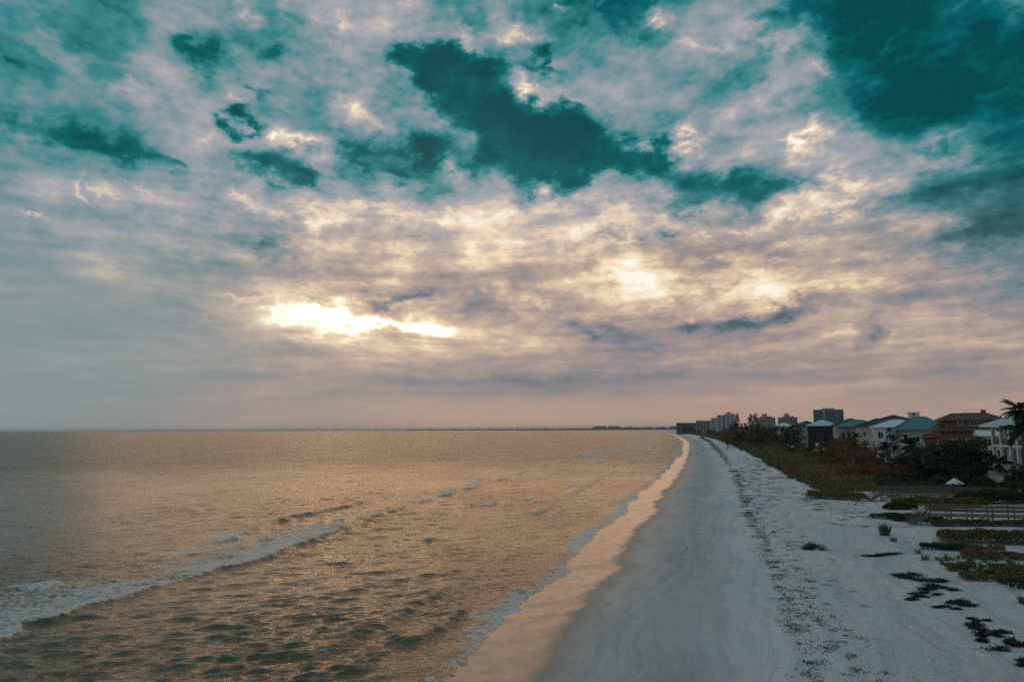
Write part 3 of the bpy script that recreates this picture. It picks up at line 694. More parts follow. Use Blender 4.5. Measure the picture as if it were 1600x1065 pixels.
# the orange house: skirt roof round a set-back top floor
def orange_house():
    x, y = 104, 181; z0 = gz(x, y)-.3
    o = empty('beach_house', (x, y, z0), HROT); tag(o, 'orange stucco house with two tiers of brown tiled roof', 'house', 'houses along the dunes')
    H = 13.1-z0; dx, wy = 14.5, 15
    MB().box(0, 0, 0, dx, wy, H-.23).build('wall', M['orange'], o)
    hip_roof(o, 0, 0, dx, wy, H, 1.7, M['rooftile'], .9, run=2.2, seams=False, name='lower_roof')
    MB().box(1.6, 2.0, H+.1, dx-1.2, wy-2, H+2.3).build('upper_wall', M['orange'], o)
    hip_roof(o, 1.6, 2.0, dx-1.2, wy-2, H+2.5, 1.6, M['rooftile'], .9, run=3.0, seams=False, name='upper_roof')
    for u, w in ((4.0, 1.0), (6.6, 3.2), (11.2, 1.2)): window(o, 's', u, H+1.25, w, .75, 'glass', (0, 2.0))
    for k in range(3):
        for u in (1.6, 5.2, 9.5): window(o, 's', u, k*3.4+1.0, 1.6, 1.7)
        for u in (1.6, 6.5, 11): window(o, 'w', u, k*3.4+.8, 1.9, 2.0)
    t = MB().box(-3.6, 1.0, 0, -.8, 3.6, H-1.9).build('porch_tower', M['orange'], o)
    hip_roof(o, -3.6, 1.0, -.8, 3.6, H-1.7, .8, M['rooftile'], .35, run=1.0, seams=False, name='porch_roof')
    for xx in (-3.8, -.9): MB().box(xx, .5, 0, xx+.3, .8, H-3.0).build('column', M['trim'], o)
    MB().box(10.2, 8, H+3.7, 11.2, 9, H+5.0).build('chimney', M['orange'], o)
orange_house()
house('beach_house', 'brown roofed cream house half hidden behind the orange house', (122, 212), 17, 13, 14.9, 2.9, 'cream', 'roofbrown', seams=False, balcony=False)
house('beach_house', 'small white annex with a pale gable, between orange house and columned house', (103.4, 164.5), 4.4, 4, 12.0, 1.1, 'white', 'roofpale', floors=4, wins_s=2, wins_w=2, balcony=False, run=.05)
house('beach_house', 'beige house under a long dark green roof, just left of the white house', (136, 293), 17, 14, 14.4, 2.9, 'cream', 'roofdark')
o, Hh, fh = house('beach_house', 'tall dark green roofed house with a small white lookout, behind the white house', (150, 309), 16, 15, 16.2, 2.7, 'greywall', 'roofdark', balcony=False)
MB().box(13.5, 4, Hh+1.2, 17.5, 8, Hh+3.6).build('lookout', M['white'], o); window(o, 's', 14.8, Hh+2.3, 1.2, 1.0, 'glass', (0, 4)); MB().box(13.2, 3.7, Hh+3.61, 17.8, 8.3, Hh+3.8).build('lookout_roof', M['trim'], o)
house('beach_house', 'grey house under a teal green metal roof, right of the black wrapped house', (143.5, 328), 16, 12, 14.4, 2.8, 'greywall', 'roofteal')
house('beach_house', 'brown roofed house peeping out behind the black wrapped house', (160, 372), 17, 15, 15.0, 3.2, 'cream', 'roofbrown', balcony=False, seams=False)
o, Hb, fb = house('beach_house', 'half built house wrapped in black under a light blue metal roof', (150.5, 380), 14.2, 12, 14.9, 2.7, 'black', 'roofblue', balcony=False, wins_s=0, wins_w=0)
for k in range(1, 12): MB().box(-.08, -.08, k*.95, 14.28, 0.0, k*.95+.06).build('batten', M['black'], o)
house('beach_house', 'low dark roofed grey house behind the left side of the black wrapped house', (160, 424), 14, 14, 15.2, 2.5, 'greywall', 'roofdark', balcony=False)
house('beach_house', 'farthest beach house, white with a pale roof among dark trees', (175, 500), 13.5, 14, 14.7, 2.7, 'white', 'roofpale')
# the house at the right edge: deep white verandas
def edge_house():
    x, y = 92.6, 144.5; z0 = gz(x, y)-.2
    o = empty('beach_house', (x, y, z0), R(-15)); tag(o, 'large white house with columned verandas and pale hip roof, at the right edge', 'house', 'houses along the dunes')
    H = 14.1-z0; L = 30      # runs from y = 0 towards the camera (negative y)
    MB().box(1.5, -L, 0, 18, 0, H-.26).build('wall', M['white'], o)
    hip_roof(o, -.2, -L, 18, 0, H, 4.2, M['roofpale'], 1.3, axis='y', run=9.5)
    sm = MB()
    for k in range(0, 48):
        yy = -L-1.0+k*.66; ke = min(1, (1.2-yy)/9.5, (yy+L+1.3)/9.5)
        sm.bar((-1.5, yy, H+.04), (-1.5+10.35*ke, yy, H+4.2*ke+.04), .05, .07)
    for k in range(0, 15):
        xx = -1.0+k*.66; ke = min(1, (xx+1.5)/10.35); sm.bar((xx, 1.3, H+.04), (xx, 1.3-9.5*ke, H+4.2*ke+.04), .05, .07)
    s = sm.build('standing_seam', M['roofpale'], o); s['kind'] = 'stuff'
    f2, f1 = H-3.5, H-7.7
    MB().box(0, -L, f2-.45, 1.49, 0, f2).build('veranda_floor', M['white'], o)
    MB().box(-.25, -L, f1-.7, 1.49, 0, f1).build('veranda_floor', M['white'], o)
    for i, yy in enumerate((-.5, -4.6, -9.0, -12.4, -17.8, -21.2, -26.5)):
        MB().box(0, yy-.35, f1, .5, yy+.35, f2-.46).build('column', M['trim'], o); MB().box(0, yy-.35, f2, .5, yy+.35, H-.5).build('column', M['trim'], o)
    MB().box(0, -L, H-.5, .5, 0, H-.23).build('beam', M['trim'], o)
    for yy in (-3.1, -8.4, -11.8, -17.2, -20.6, -26): 
        window(o, 'w', yy, f2+.25, 2.2, 2.5, 'tealglass', (1.5, 0)); window(o, 'w', yy, f1+.25, 2.2, 2.9, 'tealglass', (1.5, 0)); window(o, 'w', yy, 1.0, 2.2, 1.8, 'tealglass', (1.5, 0))
    railing(o, (.25, -L, f2), (.25, -.4, f2), 1.0, 'tealglass'); railing(o, (.1, -L, f1), (.1, -.4, f1), 1.0, 'trim')
    MB().box(-.2, -.9, 0, .6, .0, f1-.7).build('pier', M['white'], o); MB().box(-.2, -9.4, 0, .6, -8.6, f1-.7).build('pier', M['white'], o)
    # raised pool terrace in front
    MB().box(-2.6, -26, 0, -.26, -3.0, 2.9).build('terrace_wall', M['cream'], o)
    MB().box(-2.75, -26.1, 2.9, -.26, -2.9, 3.05).build('terrace_coping', M['trim'], o)
    railing(o, (-2.6, -26, 3.05), (-2.6, -3.0, 3.05), 1.05); railing(o, (-2.6, -3.0, 3.05), (-.3, -3.0, 3.05), 1.05)
    MB().box(-1.6, -.4, 0, 1.49, 3.0, 4.6).build('garden_annex', M['white'], o); window(o, 's', .2, 1.2, 1.2, 2.4, 'tealglass', (0, -.4)); window(o, 'w', .6, 1.2, 1.4, 2.2, 'tealglass', (-1.6, 0))
edge_house()

def garden_wall(label, a, b, h, mat='white'):
    (x, y), (x2, y2) = a, b; z = gz(x, y)-.2; o = empty('garden_wall', (x, y, z), math.atan2(y2-y, x2-x)); L = math.hypot(x2-x, y2-y)
    tag(o, label, 'wall', 'garden walls'); MB().box(0, -.12, 0, L, .12, h).build('panel', M[mat], o); MB().box(-.05, -.17, h, L+.05, .17, h+.12).build('coping', M['trim'], o)
garden_wall('low white garden wall in the scrub below the black wrapped house', (144.5, 366), (151, 364), 1.7)
garden_wall('white lattice wall at the foot of the black wrapped house', (150.5, 371), (157, 368.5), 4.6)

# condominiums and the tower, far up the beach
def block(name, label, org, dx, wy, top, floors, cols, mat, rot=HROT, group='apartment blocks beyond the houses', wcols=2, cap=None, glass='glass', bal=False):
    x, y = org; o = empty(name, (x, y, 1.5), rot); tag(o, label, 'building', group); H = top-1.5
    MB().box(0, 0, 0, dx, wy, H).build('wall', M[mat], o); MB().box(-.4, -.4, H, dx+.4, wy+.4, H+.8).build('parapet', M[mat if mat != 'tower' else 'towerlite'], o)
    fh = H/floors; ww = dx/cols*.5; w2 = wy/wcols*.5
    pm = MB().box(0, -.25, 0, ww, .05, fh*.48).mesh('window', M[glass]); pm2 = MB().box(-.25, 0, 0, .05, w2, fh*.48).mesh('window', M[glass])
    for k in range(floors):
        for i in range(cols): q = link('window', pm, o); q.location = ((i+.5)*dx/cols-ww/2, 0, k*fh+fh*.26)
        for i in range(wcols): q = link('window', pm2, o); q.location = (0, (i+.5)*wy/wcols-w2/2, k*fh+fh*.26)
    if bal:
        bm = MB().box(-.9, -.9, 0, dx+.1, -.26, .35).mesh('balcony', M[mat])
        for k in range(1, floors): q = link('balcony', bm, o); q.location = (0, 0, k*fh)
    for c in cap or []: MB().box(*c).build('rooftop_plant', M[mat if mat != 'tower' else 'towerlite'], o)
    return o, H
block('apartment_block', 'low grey green apartment block nearest the water at the far end of the beach', (352, 1600), 40, 50, 24.5, 5, 5, 'condoteal', wcols=7)
block('apartment_block', 'pinkish four column block between the grey green block and the pale tall one', (333, 1350), 24, 30, 26.5, 6, 4, 'condopink', wcols=3, bal=True)
block('apartment_block', 'pale mid rise block leaning against the tallest pale one', (327, 1225), 22, 30, 29.5, 7, 3, 'condo', wcols=4)
block('apartment_block', 'tallest pale beachfront block, with stepped roof plant', (311, 1130), 26, 26, 32.5, 8, 4, 'condo', wcols=5, cap=[(10, 6, 31, 24, 18, 34.0), (14, 8, 34, 19, 14, 36.5)])
for k, (x, l) in enumerate(((327, 'pinkish apartment block with roof plant, left one of the pair above the tree tops'), (354, 'pinkish apartment block with roof plant, right one of the pair above the tree tops'))):
    block('apartment_block', l, (x, 1000-k*8), 24, 22, 26.5, 6, 5, 'condopink', bal=True, cap=[(5, 4, 25, 20, 16, 27.5), (8, 6, 27.5, 14, 12, 31)])
o, Ht = block('glass_tower', 'dark teal office tower with pale stair core standing behind the houses', (366.5, 905), 33.5, 30, 34.5, 7, 9, 'tower', group='apartment blocks beyond the houses', glass='glass', wcols=6)
MB().box(10.4, -.6, 0, 12.8, .2, Ht+1).build('stair_core', M['towerlite'], o); MB().box(10, 5, Ht, 24, 20, Ht+2.5).build('rooftop_plant', M['towerlite'], o)
MB().box(25.5, -.5, 0, 26.1, .2, Ht+1).build('pilaster', M['towerlite'], o)

# distant shore
def distant_buildings():
    m = plain('hazy_distant_concrete', (.16, .17, .17), scale=.02); w = MB(); r = random.Random(4)
    spots = []
    for px0, px1, D, n, h0, h1 in ((922, 960, 7000, 7, 22, 40), (960, 1000, 6600, 7, 16, 28), (1000, 1058, 6200, 7, 18, 30), (700, 905, 10500, 14, 10, 26)):
        for k in range(n):
            px = px0+(px1-px0)*(k+r.random()*.8)/n; spots.append(((px-800)/1156*D, D+r.uniform(-60, 60), r.uniform(30, 75), r.uniform(h0, h1)))
    fm = MB().box(0, 0, 0, 1, 1, 1).mesh('wall', m)
    for k, (x, y, wd, h) in enumerate(spots):
        o = empty('distant_building', (x, y+40, 0), 0)
        b = link('wall', fm, o); b.scale = (wd, 30, h); p = link('roof_plant', fm, o); p.scale = (wd*.3, 12, 3.5); p.location = (wd*r.uniform(.1, .6), 5, h)
        tag(o, 'tiny hazy block on the far shore along the horizon', 'building', 'hazy buildings on the far shore')
distant_buildings()


# ------------------------------------------------------------------ plants
def leafmat(name, cols, rough=.65, sc=.6):
    m, N, b = material(name)
    g = N.n.new('ShaderNodeNewGeometry'); oi = N.n.new('ShaderNodeObjectInfo')
    n = N.noise(g.outputs['Position'], sc, 4, .6)
    f = N.math('ADD', N.math('MULTIPLY', n, .7), N.math('MULTIPLY', g.outputs['Random Per Island'], .45))
    k = len(cols)
    N.l.new(N.ramp(f, [(.28+.5*i/(k-1), c) for i, c in enumerate(cols)]), b.inputs['Base Color'])
    b.inputs['Roughness'].default_value = rough; b.inputs['Specular IOR Level'].default_value = .25
    return m
LM = {
    'dark': leafmat('dark_green_leaves', [(.018, .030, .018), (.034, .050, .026), (.055, .070, .032)]),
    'casuarina': leafmat('dull_needle_foliage', [(.022, .028, .022), (.040, .040, .028), (.070, .055, .036)]),
    'rust': leafmat('rusty_scrub_leaves', [(.06, .045, .022), (.14, .085, .038), (.24, .12, .045)], sc=.07),
    'scrub': leafmat('olive_scrub_leaves', [(.045, .058, .028), (.11, .11, .048), (.21, .16, .065)], sc=.06),
    'hedge': leafmat('sea_grape_leaves', [(.035, .050, .022), (.10, .098, .036), (.20, .15, .055)], sc=.8),
    'palm': leafmat('palm_fronds', [(.014, .028, .020), (.028, .046, .028)], sc=.4),
    'grass': leafmat('dune_grass', [(.04, .062, .042), (.08, .10, .06), (.15, .14, .08)]),
    'weed': leafmat('dark_seaweed', [(.008, .014, .012), (.018, .028, .022), (.035, .042, .032)]),
    'bark': plain('grey_bark', (.12, .10, .085), .9, .2, 4, .3),
    'barkpale': plain('pale_bare_branches', (.20, .175, .15), .9, .2, 4, .2),
}
def leaf_tris(P0, size, up=.3, seed=0, elong=1.7, r=None):
    """one small leaf (two triangles) at every point, turned at random"""
    r = r or np.random.default_rng(seed); n = len(P0)
    d = r.normal(size=(n, 3)); d[:, 2] = d[:, 2]*(1-up)+up*.6; d /= np.linalg.norm(d, axis=1)[:, None]
    e = np.cross(d, r.normal(size=(n, 3))); e /= np.linalg.norm(e, axis=1)[:, None]
    s = (np.broadcast_to(size, (n,))*r.uniform(.65, 1.35, n))[:, None]
    a = P0-d*s*elong*.5; c = P0+d*s*elong*.5; b = P0+e*s*.42+d*s*.1; f = P0-e*s*.42-d*s*.05
    V = np.stack([a, b, c, f], 1).reshape(-1, 3); i = np.arange(n)[:, None]*4
    return V, np.concatenate([i+0, i+1, i+2, i+3], 1)

def crown_points(r, n, clumps):
    """points gathered on the shells of many small clumps"""
    out = []
    tot = sum(c[3]**2 for c in clumps)
    for cx, cy, cz, rad, fl in clumps:
        k = max(6, int(n*rad**2/tot)); d = r.normal(size=(k, 3)); d /= np.linalg.norm(d, axis=1)[:, None]
        rr = rad*r.uniform(.25, 1.08, k)[:, None]**.6; p = d*rr; p[:, 2] *= fl; out.append(p+np.array([cx, cy, cz]))
    return np.concatenate(out)

def tree_proto(kind, seed):
    r = np.random.default_rng(seed); limbs = MB()
    if kind == 'broad':
        cl = []; tips = []
        for k in range(16):
            a = r.uniform(0, 6.28); q = r.uniform(.2, 2.9); z = r.uniform(2.6, 6.4); cl.append((math.cos(a)*q, math.sin(a)*q, z, r.uniform(.6, 1.35), .75)); tips.append(cl[-1][:3])
        pts = crown_points(r, 2600, cl); sz = .20
        limbs.tube([(0, 0, -.3), (.1, 0, 1.4), (.2, .1, 2.6)], [.24, .18, .12])
        for t in tips[:9]: limbs.tube([(.15, .05, 1.8), (t[0]*.5, t[1]*.5, (1.8+t[2])/2), t], [.10, .06, .02], 5)
    elif kind == 'casuarina':
        cl = []; lean = r.uniform(-.6, .6)
        for k in range(26):
            z = 2.2+k*.36; w = (1-z/13)*2.4+.3; a = r.uniform(0, 6.28); q = w*r.uniform(.3, 1)
            cl.append((math.cos(a)*q+lean*z/8, math.sin(a)*q, z+r.uniform(-.3, .5), r.uniform(.35, .85), 1.25))
        pts = crown_points(r, 2600, cl); sz = .17
        limbs.tube([(0, 0, -.3), (lean*.4, 0, 4), (lean*.9, 0, 8), (lean*1.3, .1, 11.4)], [.24, .17, .09, .02])
        for c in cl[::2]: limbs.tube([(lean*c[2]/10, 0, c[2]-.9), (c[0]*.7, c[1]*.7, c[2]-.3), c[:3]], [.05, .035, .012], 4)
    elif kind == 'bare':
        cl = []
        for k in range(9):
            a = r.uniform(0, 6.28); q = r.uniform(.6, 2.4); z = r.uniform(2.6, 4.6); cl.append((math.cos(a)*q, math.sin(a)*q, z, r.uniform(.4, .8), .7))
        pts = crown_points(r, 700, cl); sz = .15
        for c in cl:
            o = r.uniform(-.3, .3); limbs.tube([(o, 0, -.2), (o+c[0]*.25, c[1]*.25, 1.6), (c[0]*.7, c[1]*.7, c[2]-.7), (c[0], c[1], c[2]+.5)], [.10, .075, .05, .015], 5)
    elif kind == 'shrub':
        cl = []
        for k in range(14):
            a = r.uniform(0, 6.28); q = r.uniform(0, 1.5); cl.append((math.cos(a)*q, math.sin(a)*q, r.uniform(.4, 1.5), r.uniform(.4, .8), .8))
        pts = crown_points(r, 1500, cl); sz = .15
        for c in cl[:6]: limbs.tube([(0, 0, -.1), (c[0]*.5, c[1]*.5, c[2]*.6), c[:3]], [.05, .035, .01], 4)
    V, F = leaf_tris(pts, sz, .2, r=r)
    return np_mesh('crown', V, F, [LM['dark']], smooth=False), limbs.mesh('trunk', LM['bark'] if kind != 'bare' else LM['barkpale'])

protos = {}
for kind, mats in (('broad', ('dark', 'rust', 'hedge')), ('casuarina', ('casuarina', 'dark')), ('bare', ('rust',)), ('shrub', ('rust', 'scrub', 'dark', 'hedge'))):
    for sd in range(3):
        cm, tm = tree_proto(kind, sd*7+len(kind))
        for mt in mats:
            c2 = cm.copy(); c2.materials.clear(); c2.materials.append(LM[mt]); protos[kind, mt, sd] = (c2, tm)
prt = random.Random(21)
NAMES = {'broad': 'broadleaf_tree', 'casuarina': 'casuarina_tree', 'bare': 'bare_stemmed_tree', 'shrub': 'dune_shrub'}
CATS = {'broad': 'tree', 'casuarina': 'tree', 'bare': 'tree', 'shrub': 'shrub'}
def plant(kind, mt, x, y, sc, label, group, zs=1.0):
    cm, tm = protos[kind, mt, prt.randrange(3)]
    o = empty(NAMES[kind], (x, y, gz(x, y)-.05), prt.uniform(0, 6.28)); o.scale = (sc, sc, sc*zs); tag(o, label, CATS[kind], group)
    link('trunk' if kind != 'shrub' else 'stem', tm, o); link('crown', cm, o); return o
SX = lambda y, s: float(shore_x(y))+s

# far dark wood between the houses and the apartment blocks, tree by tree
far_spots = [(1132, 700), (1140, 640), (1147, 610), (1152, 560), (1160, 600), (1166, 540), (1171, 560), (1178, 520), (1186, 520), (1192, 500), (1200, 470), (1208, 450), (1150, 650), (1158, 520), (1182, 600), (1196, 560), (1212, 430), (1228, 420), (1222, 440), (1240, 400), (1165, 620), (1174, 640), (1143, 720), (1203, 520)]
for i, (px, y) in enumerate(far_spots):
    x = (px-800)/1156*y*.992
    tall = px in (1171, 1152, 1178)
    plant('casuarina', 'casuarina' if i % 3 else 'dark', x, y, (prt.uniform(.95, 1.25) if not tall else 1.75)*(1+(y-450)/900), ('tall wispy tree standing above the wood beyond the houses, '+('left one', 'middle one', 'right one')[(1152, 1171, 1178).index(px)]) if tall else 'dark feathery tree in the wood between the apartment blocks and the beach houses', 'dark trees in the wood beyond the houses')
for k in range(34):
    px = prt.uniform(1132, 1250); y = prt.uniform(430, 640); plant('broad', 'dark' if k % 3 else 'rust', (px-800)/1156*y*.992, y, prt.uniform(1.1, 1.7), 'dark leafy tree filling the wood between the apartment blocks and the beach houses', 'leafy trees in the wood beyond the houses')
for k in range(46):
    y = prt.uniform(470, 1500); x = SX(y, prt.uniform(34, 90))
    plant('broad', 'dark', x, y, prt.uniform(1.0, 1.7), 'small dark bushy tree lining the back of the far beach', 'bushy trees along the far beach')
for y in (1560, 1590, 1625, 1660, 1700, 1760): plant('broad', 'dark', SX(y, 22+prt.random()*12), y, prt.uniform(1.6, 2.4), 'dark tree in front of the grey green block at the far end', 'trees at the far end of the beach')
# trees between and in front of the houses
mid = [  # px, Y, kind, leaves, size
    (1232, 398, 'broad', 'dark', 1.9), (1245, 372, 'broad', 'dark', 1.2), (1262, 352, 'shrub', 'dark', 1.5), (1290, 335, 'broad', 'dark', 1.25), (1302, 318, 'broad', 'rust', .95), (1316, 300, 'casuarina', 'casuarina', .85),
    (1310, 270, 'broad', 'dark', 1.25), (1327, 262, 'casuarina', 'dark', .95), (1345, 262, 'broad', 'dark', .8), (1352, 240, 'broad', 'rust', .7), (1378, 236, 'broad', 'dark', .65), (1388, 228, 'casuarina', 'dark', 1.05), (1395, 222, 'casuarina', 'dark', .9),
    (1292, 262, 'broad', 'rust', 1.15), (1306, 240, 'broad', 'rust', 1.25), (1322, 250, 'broad', 'rust', 1.3), (1340, 232, 'broad', 'rust', 1.2), (1356, 222, 'broad', 'rust', .95), (1332, 222, 'casuarina', 'casuarina', .72), (1347, 205, 'broad', 'rust', .85), (1402, 180, 'broad', 'dark', .75), (1424, 172, 'broad', 'dark', .95), (1446, 170, 'broad', 'dark', 1.15), (1466, 152, 'broad', 'dark', 1.05), (1494, 150, 'broad', 'dark', 1.35), (1514, 148, 'broad', 'dark', 1.1), (1533, 142, 'broad', 'dark', .8), (1480, 178, 'casuarina', 'dark', .8),
    (1336, 215, 'bare', 'rust', 1.45), (1325, 205, 'bare', 'rust', 1.1), (1318, 232, 'broad', 'rust', .95), (1365, 208, 'broad', 'rust', .6), (1408, 196, 'broad', 'dark', .55), (1426, 200, 'broad', 'dark', .95), (1462, 172, 'broad', 'dark', 1.05),
    (1484, 168, 'broad', 'dark', 1.1), (1492, 160, 'broad', 'dark', 1.5), (1508, 156, 'broad', 'dark', 1.35), (1455, 160, 'broad', 'dark', 1.1), (1440, 182, 'broad', 'dark', 1.1), (1522, 150, 'broad', 'dark', .85), (1395, 185, 'broad', 'rust', .55),
    (1415, 170, 'broad', 'rust', .8), (1435, 160, 'broad', 'dark', .8), (1470, 150, 'broad', 'dark', .75), (1500, 145, 'broad', 'dark', .75), (1525, 140, 'shrub', 'dark', 1.5), (1545, 136, 'shrub', 'dark', 1.6), (1560, 132, 'shrub', 'dark', 1.7),
    (1580, 128, 'broad', 'dark', .75), (1592, 124, 'broad', 'dark', .8), (1604, 122, 'broad', 'dark', .9), (1276, 300, 'shrub', 'rust', 1.6), (1292, 275, 'shrub', 'rust', 1.9), (1300, 250, 'shrub', 'rust', 1.8), (1285, 245, 'shrub', 'scrub', 1.6),
    (1350, 200, 'shrub', 'rust', 1.7), (1372, 190, 'shrub', 'rust', 1.7), (1385, 180, 'shrub', 'rust', 1.7), (1400, 170, 'shrub', 'rust', 1.6), (1340, 185, 'shrub', 'rust', 1.5), (1420, 158, 'shrub', 'dark', 1.6), (1443, 150, 'shrub', 'dark', 1.7), (1460, 146, 'shrub', 'dark', 1.6),
    (1486, 143, 'shrub', 'dark', 1.2), (1512, 140, 'shrub', 'dark', 1.5), (1250, 330, 'shrub', 'rust', 1.4), (1262, 300, 'shrub', 'scrub', 1.3), (1320, 190, 'shrub', 'rust', 1.4), (1232, 360, 'shrub', 'dark', 1.6), (1246, 345, 'broad', 'rust', .8)]
adj = {('broad', 'dark'): 'dark green leafy tree', ('broad', 'rust'): 'rust tinged leafy tree', ('casuarina', 'casuarina'): 'tall dull feathery tree', ('casuarina', 'dark'): 'tall narrow dark tree',
       ('bare', 'rust'): 'thin tree with pale bare stems', ('shrub', 'dark'): 'dark rounded shrub', ('shrub', 'rust'): 'rust brown shrub', ('shrub', 'scrub'): 'olive brown shrub'}
LAND = [(1256, 'by the farthest white house'), (1300, 'before the black wrapped house'), (1335, 'before the grey house'), (1362, 'before the beige house'), (1398, 'before the white pale roofed house'),
        (1448, 'before the cream house'), (1512, 'before the orange house'), (1550, 'before the small white annex'), (9999, 'below the columned white house')]
ORD = ['leftmost']+[w+' from the left' for w in 'second third fourth fifth sixth seventh eighth ninth tenth eleventh twelfth'.split()]
slots = {}
for t in sorted(mid):
    slots.setdefault((t[2], t[3], next(l for p, l in LAND if t[0] < p)), []).append(t)
for (kd, mt, land), ts in slots.items():
    for i, (px, y, _, _, sc) in enumerate(ts):
        lb = adj[kd, mt]+' '+land
        if len(ts) == 2: lb += ', the '+('left', 'right')[i]+' one of the two'
        elif len(ts) > 2: lb += ', '+(ORD[i] if i < len(ts)-1 else 'rightmost')
        plant(kd, mt, (px-800)/1156*y*.992, y, sc, lb, {'broad': 'leafy trees before the houses', 'casuarina': 'tall trees between the houses', 'bare': 'bare stemmed trees in the scrub', 'shrub': 'shrubs of the dune scrub'}[kd])

# palms
def frond_mesh(seed):
    r = np.random.default_rng(seed); V = []; F = []; n = 26; L = 3.2; droop = r.uniform(.9, 1.5)
    def pt(t): return np.array([L*t*math.cos(.55*t*droop), 0, 1.15*t-droop*1.55*t*t])
    for i in range(n):
        t = .12+.88*i/n; p = pt(t); ln = .95*math.sin(math.pi*min(1, .12+t*.86))**.7
        for sgn in (-1, 1):
            d = np.array([.55, sgn*.75, -.42+r.uniform(-.15, .1)]); q = p+d*ln; w = np.array([.075, 0, 0]); k = len(V)
            V += [p-w, p+w, (p+q)/2+w*.9+np.array([0, 0, .05]), q, (p+q)/2-w*.9+np.array([0, 0, .05])]; F += [(k, k+1, k+2, k+3, k+4)]
    m = MB(); m.add(V, F); m.tube([pt(0), pt(.35), pt(.7), pt(1)], [.045, .035, .022, .008], 4)
    return m.mesh('frond', LM['palm'])
fronds = [frond_mesh(s) for s in range(4)]
def palm(x, y, h, sc, label, lean=(.5, 0), n=17, z=None):
    o = empty('palm_tree', (x, y, gz(x, y)-.1 if z is None else z), prt.uniform(0, 6.28)); tag(o, label, 'palm tree', 'palms around the houses')
    pts = [(lean[0]*t*t, lean[1]*t*t, h*t) for t in (0, .25, .5, .75, 1)]
    MB().tube(pts, [.20, .15, .13, .12, .11], 8).build('trunk', LM['bark'], o, True)
    for k in range(n):
        f = link('frond', fronds[k % 4], o); f.location = pts[-1]; tilt = prt.uniform(-.95, .55); s = sc*prt.uniform(.8, 1.1)
        f.rotation_euler = (0, tilt, k*2.399); f.scale = (s, s, s)
    if sc > .85:
        nuts = MB()
        for k in range(5):
            a = k*1.3; cx, cy, cz = pts[-1][0]+.22*math.cos(a), pts[-1][1]+.22*math.sin(a), h-.2
            nuts.add([(cx, cy, cz+.13), (cx+.11, cy, cz), (cx, cy+.11, cz), (cx-.11, cy, cz), (cx, cy-.11, cz), (cx, cy, cz-.13)], [(0, 1, 2), (0, 2, 3), (0, 3, 4), (0, 4, 1), (5, 2, 1), (5, 3, 2), (5, 4, 3), (5, 1, 4)])
        nuts.build('coconuts', LM['bark'], o)
def pw(px, y): return (px-800)/1156*y*.99
palm(pw(1562, 135), 135, 5.6, 1.0, 'slim palm leaning before the terrace of the white house at the photo edge', (.9, -.3), 15)
palm(pw(1596, 122), 122, 15.0, 1.1, 'tall palm at the right photo edge, its crown above the pale roof', (.4, .2), 20)
palm(pw(1600, 118), 118, 11.4, 1.25, 'palm at the right photo edge with fronds hanging over the eaves', (.3, .2), 18)
palm(pw(1421, 178), 178, 8.0, 1.05, 'round crowned palm in front of the cream house with the teal roof', (.3, .1), 18)
palm(pw(1434, 150), 150, 4.3, 1.1, 'low palm behind the far boardwalk with pale stem', (.4, .1), 16)
palm(pw(1408, 165), 165, 4.8, 1.0, 'palm at the left of the dark garden trees', (.4, .1), 15)
palm(pw(1452, 165), 165, 6.2, 1.0, 'palm half sunk in the dark trees below the orange house', (.3, .1), 15)
palm(pw(1500, 152), 152, 7.6, 1.0, 'palm rising out of the darkest trees before the orange house', (.3, .1), 16)
palm(pw(1518, 146), 146, 6.0, 1.0, 'palm just left of the small white annex', (.3, .1), 15)
palm(pw(1385, 215), 215, 6.8, .95, 'palm in front of the white house with the pale roof', (.3, .1), 14)
palm(pw(1246, 385), 385, 9.5, 1.1, 'palm standing against the left side of the black wrapped house', (.3, .1), 14)
palm(pw(1336, 285), 285, 8.2, 1.0, 'palm before the beige house with the dark green roof', (.3, .1), 14)
palm(pw(1470, 158), 158, 7.0, 1.0, 'palm before the left corner of the orange wall', (-.3, .1), 15)
palm(pw(1235, 405), 405, 12.0, 1.25, 'tallest palm of the wood, right of the farthest white house', (.3, .1), 14)

# low scrub on the dunes: nobody could count it
def scatter_leaves(name, label, mat, n, sfun, hfun, size, seed, ylo, yhi, kind='stuff', cat=None, dens=None):
    r = np.random.default_rng(seed)
    Yv = np.exp(r.uniform(math.log(ylo), math.log(yhi), n)); s0, s1 = sfun(Yv); sv = s0+(s1-s0)*r.random(n)
    Xv = shore_x(Yv)+sv
    h, keep = hfun(Xv, Yv, (sv-s0), (s1-sv)); m = keep; Xv, Yv, h = Xv[m], Yv[m], h[m]
    Zg = ground_z(Xv, Yv); Zv = Zg+h*r.random(len(Xv))**.45
    V, F = leaf_tris(np.stack([Xv, Yv, Zv], 1), size*(np.clip(Yv/130, .75, 3.2)), .35, r=r)
    o = link(name, np_mesh(name, V, F, [LM[mat]], smooth=False)); tag(o, label, cat, None, kind); return o
VEG = np.array([(128, 37.0, 33.0), (133, 33, 40), (140, 32.5, 44), (147, 33, 46), (163, 33, 62), (191, 31, 64), (237, 31, 68), (326, 31, 74), (547, 32, 80), (1076, 34, 90), (1600, 30, 100), (3000, 40, 120)])
def s_in(Y): return np.interp(Y, VEG[:, 0], VEG[:, 1])
def scrub_range(Y):
    a = s_in(Y)+3.0*VN(Y*.09, Y*0+2, 3); return a, np.interp(Y, VEG[:, 0], VEG[:, 2])+0*Y
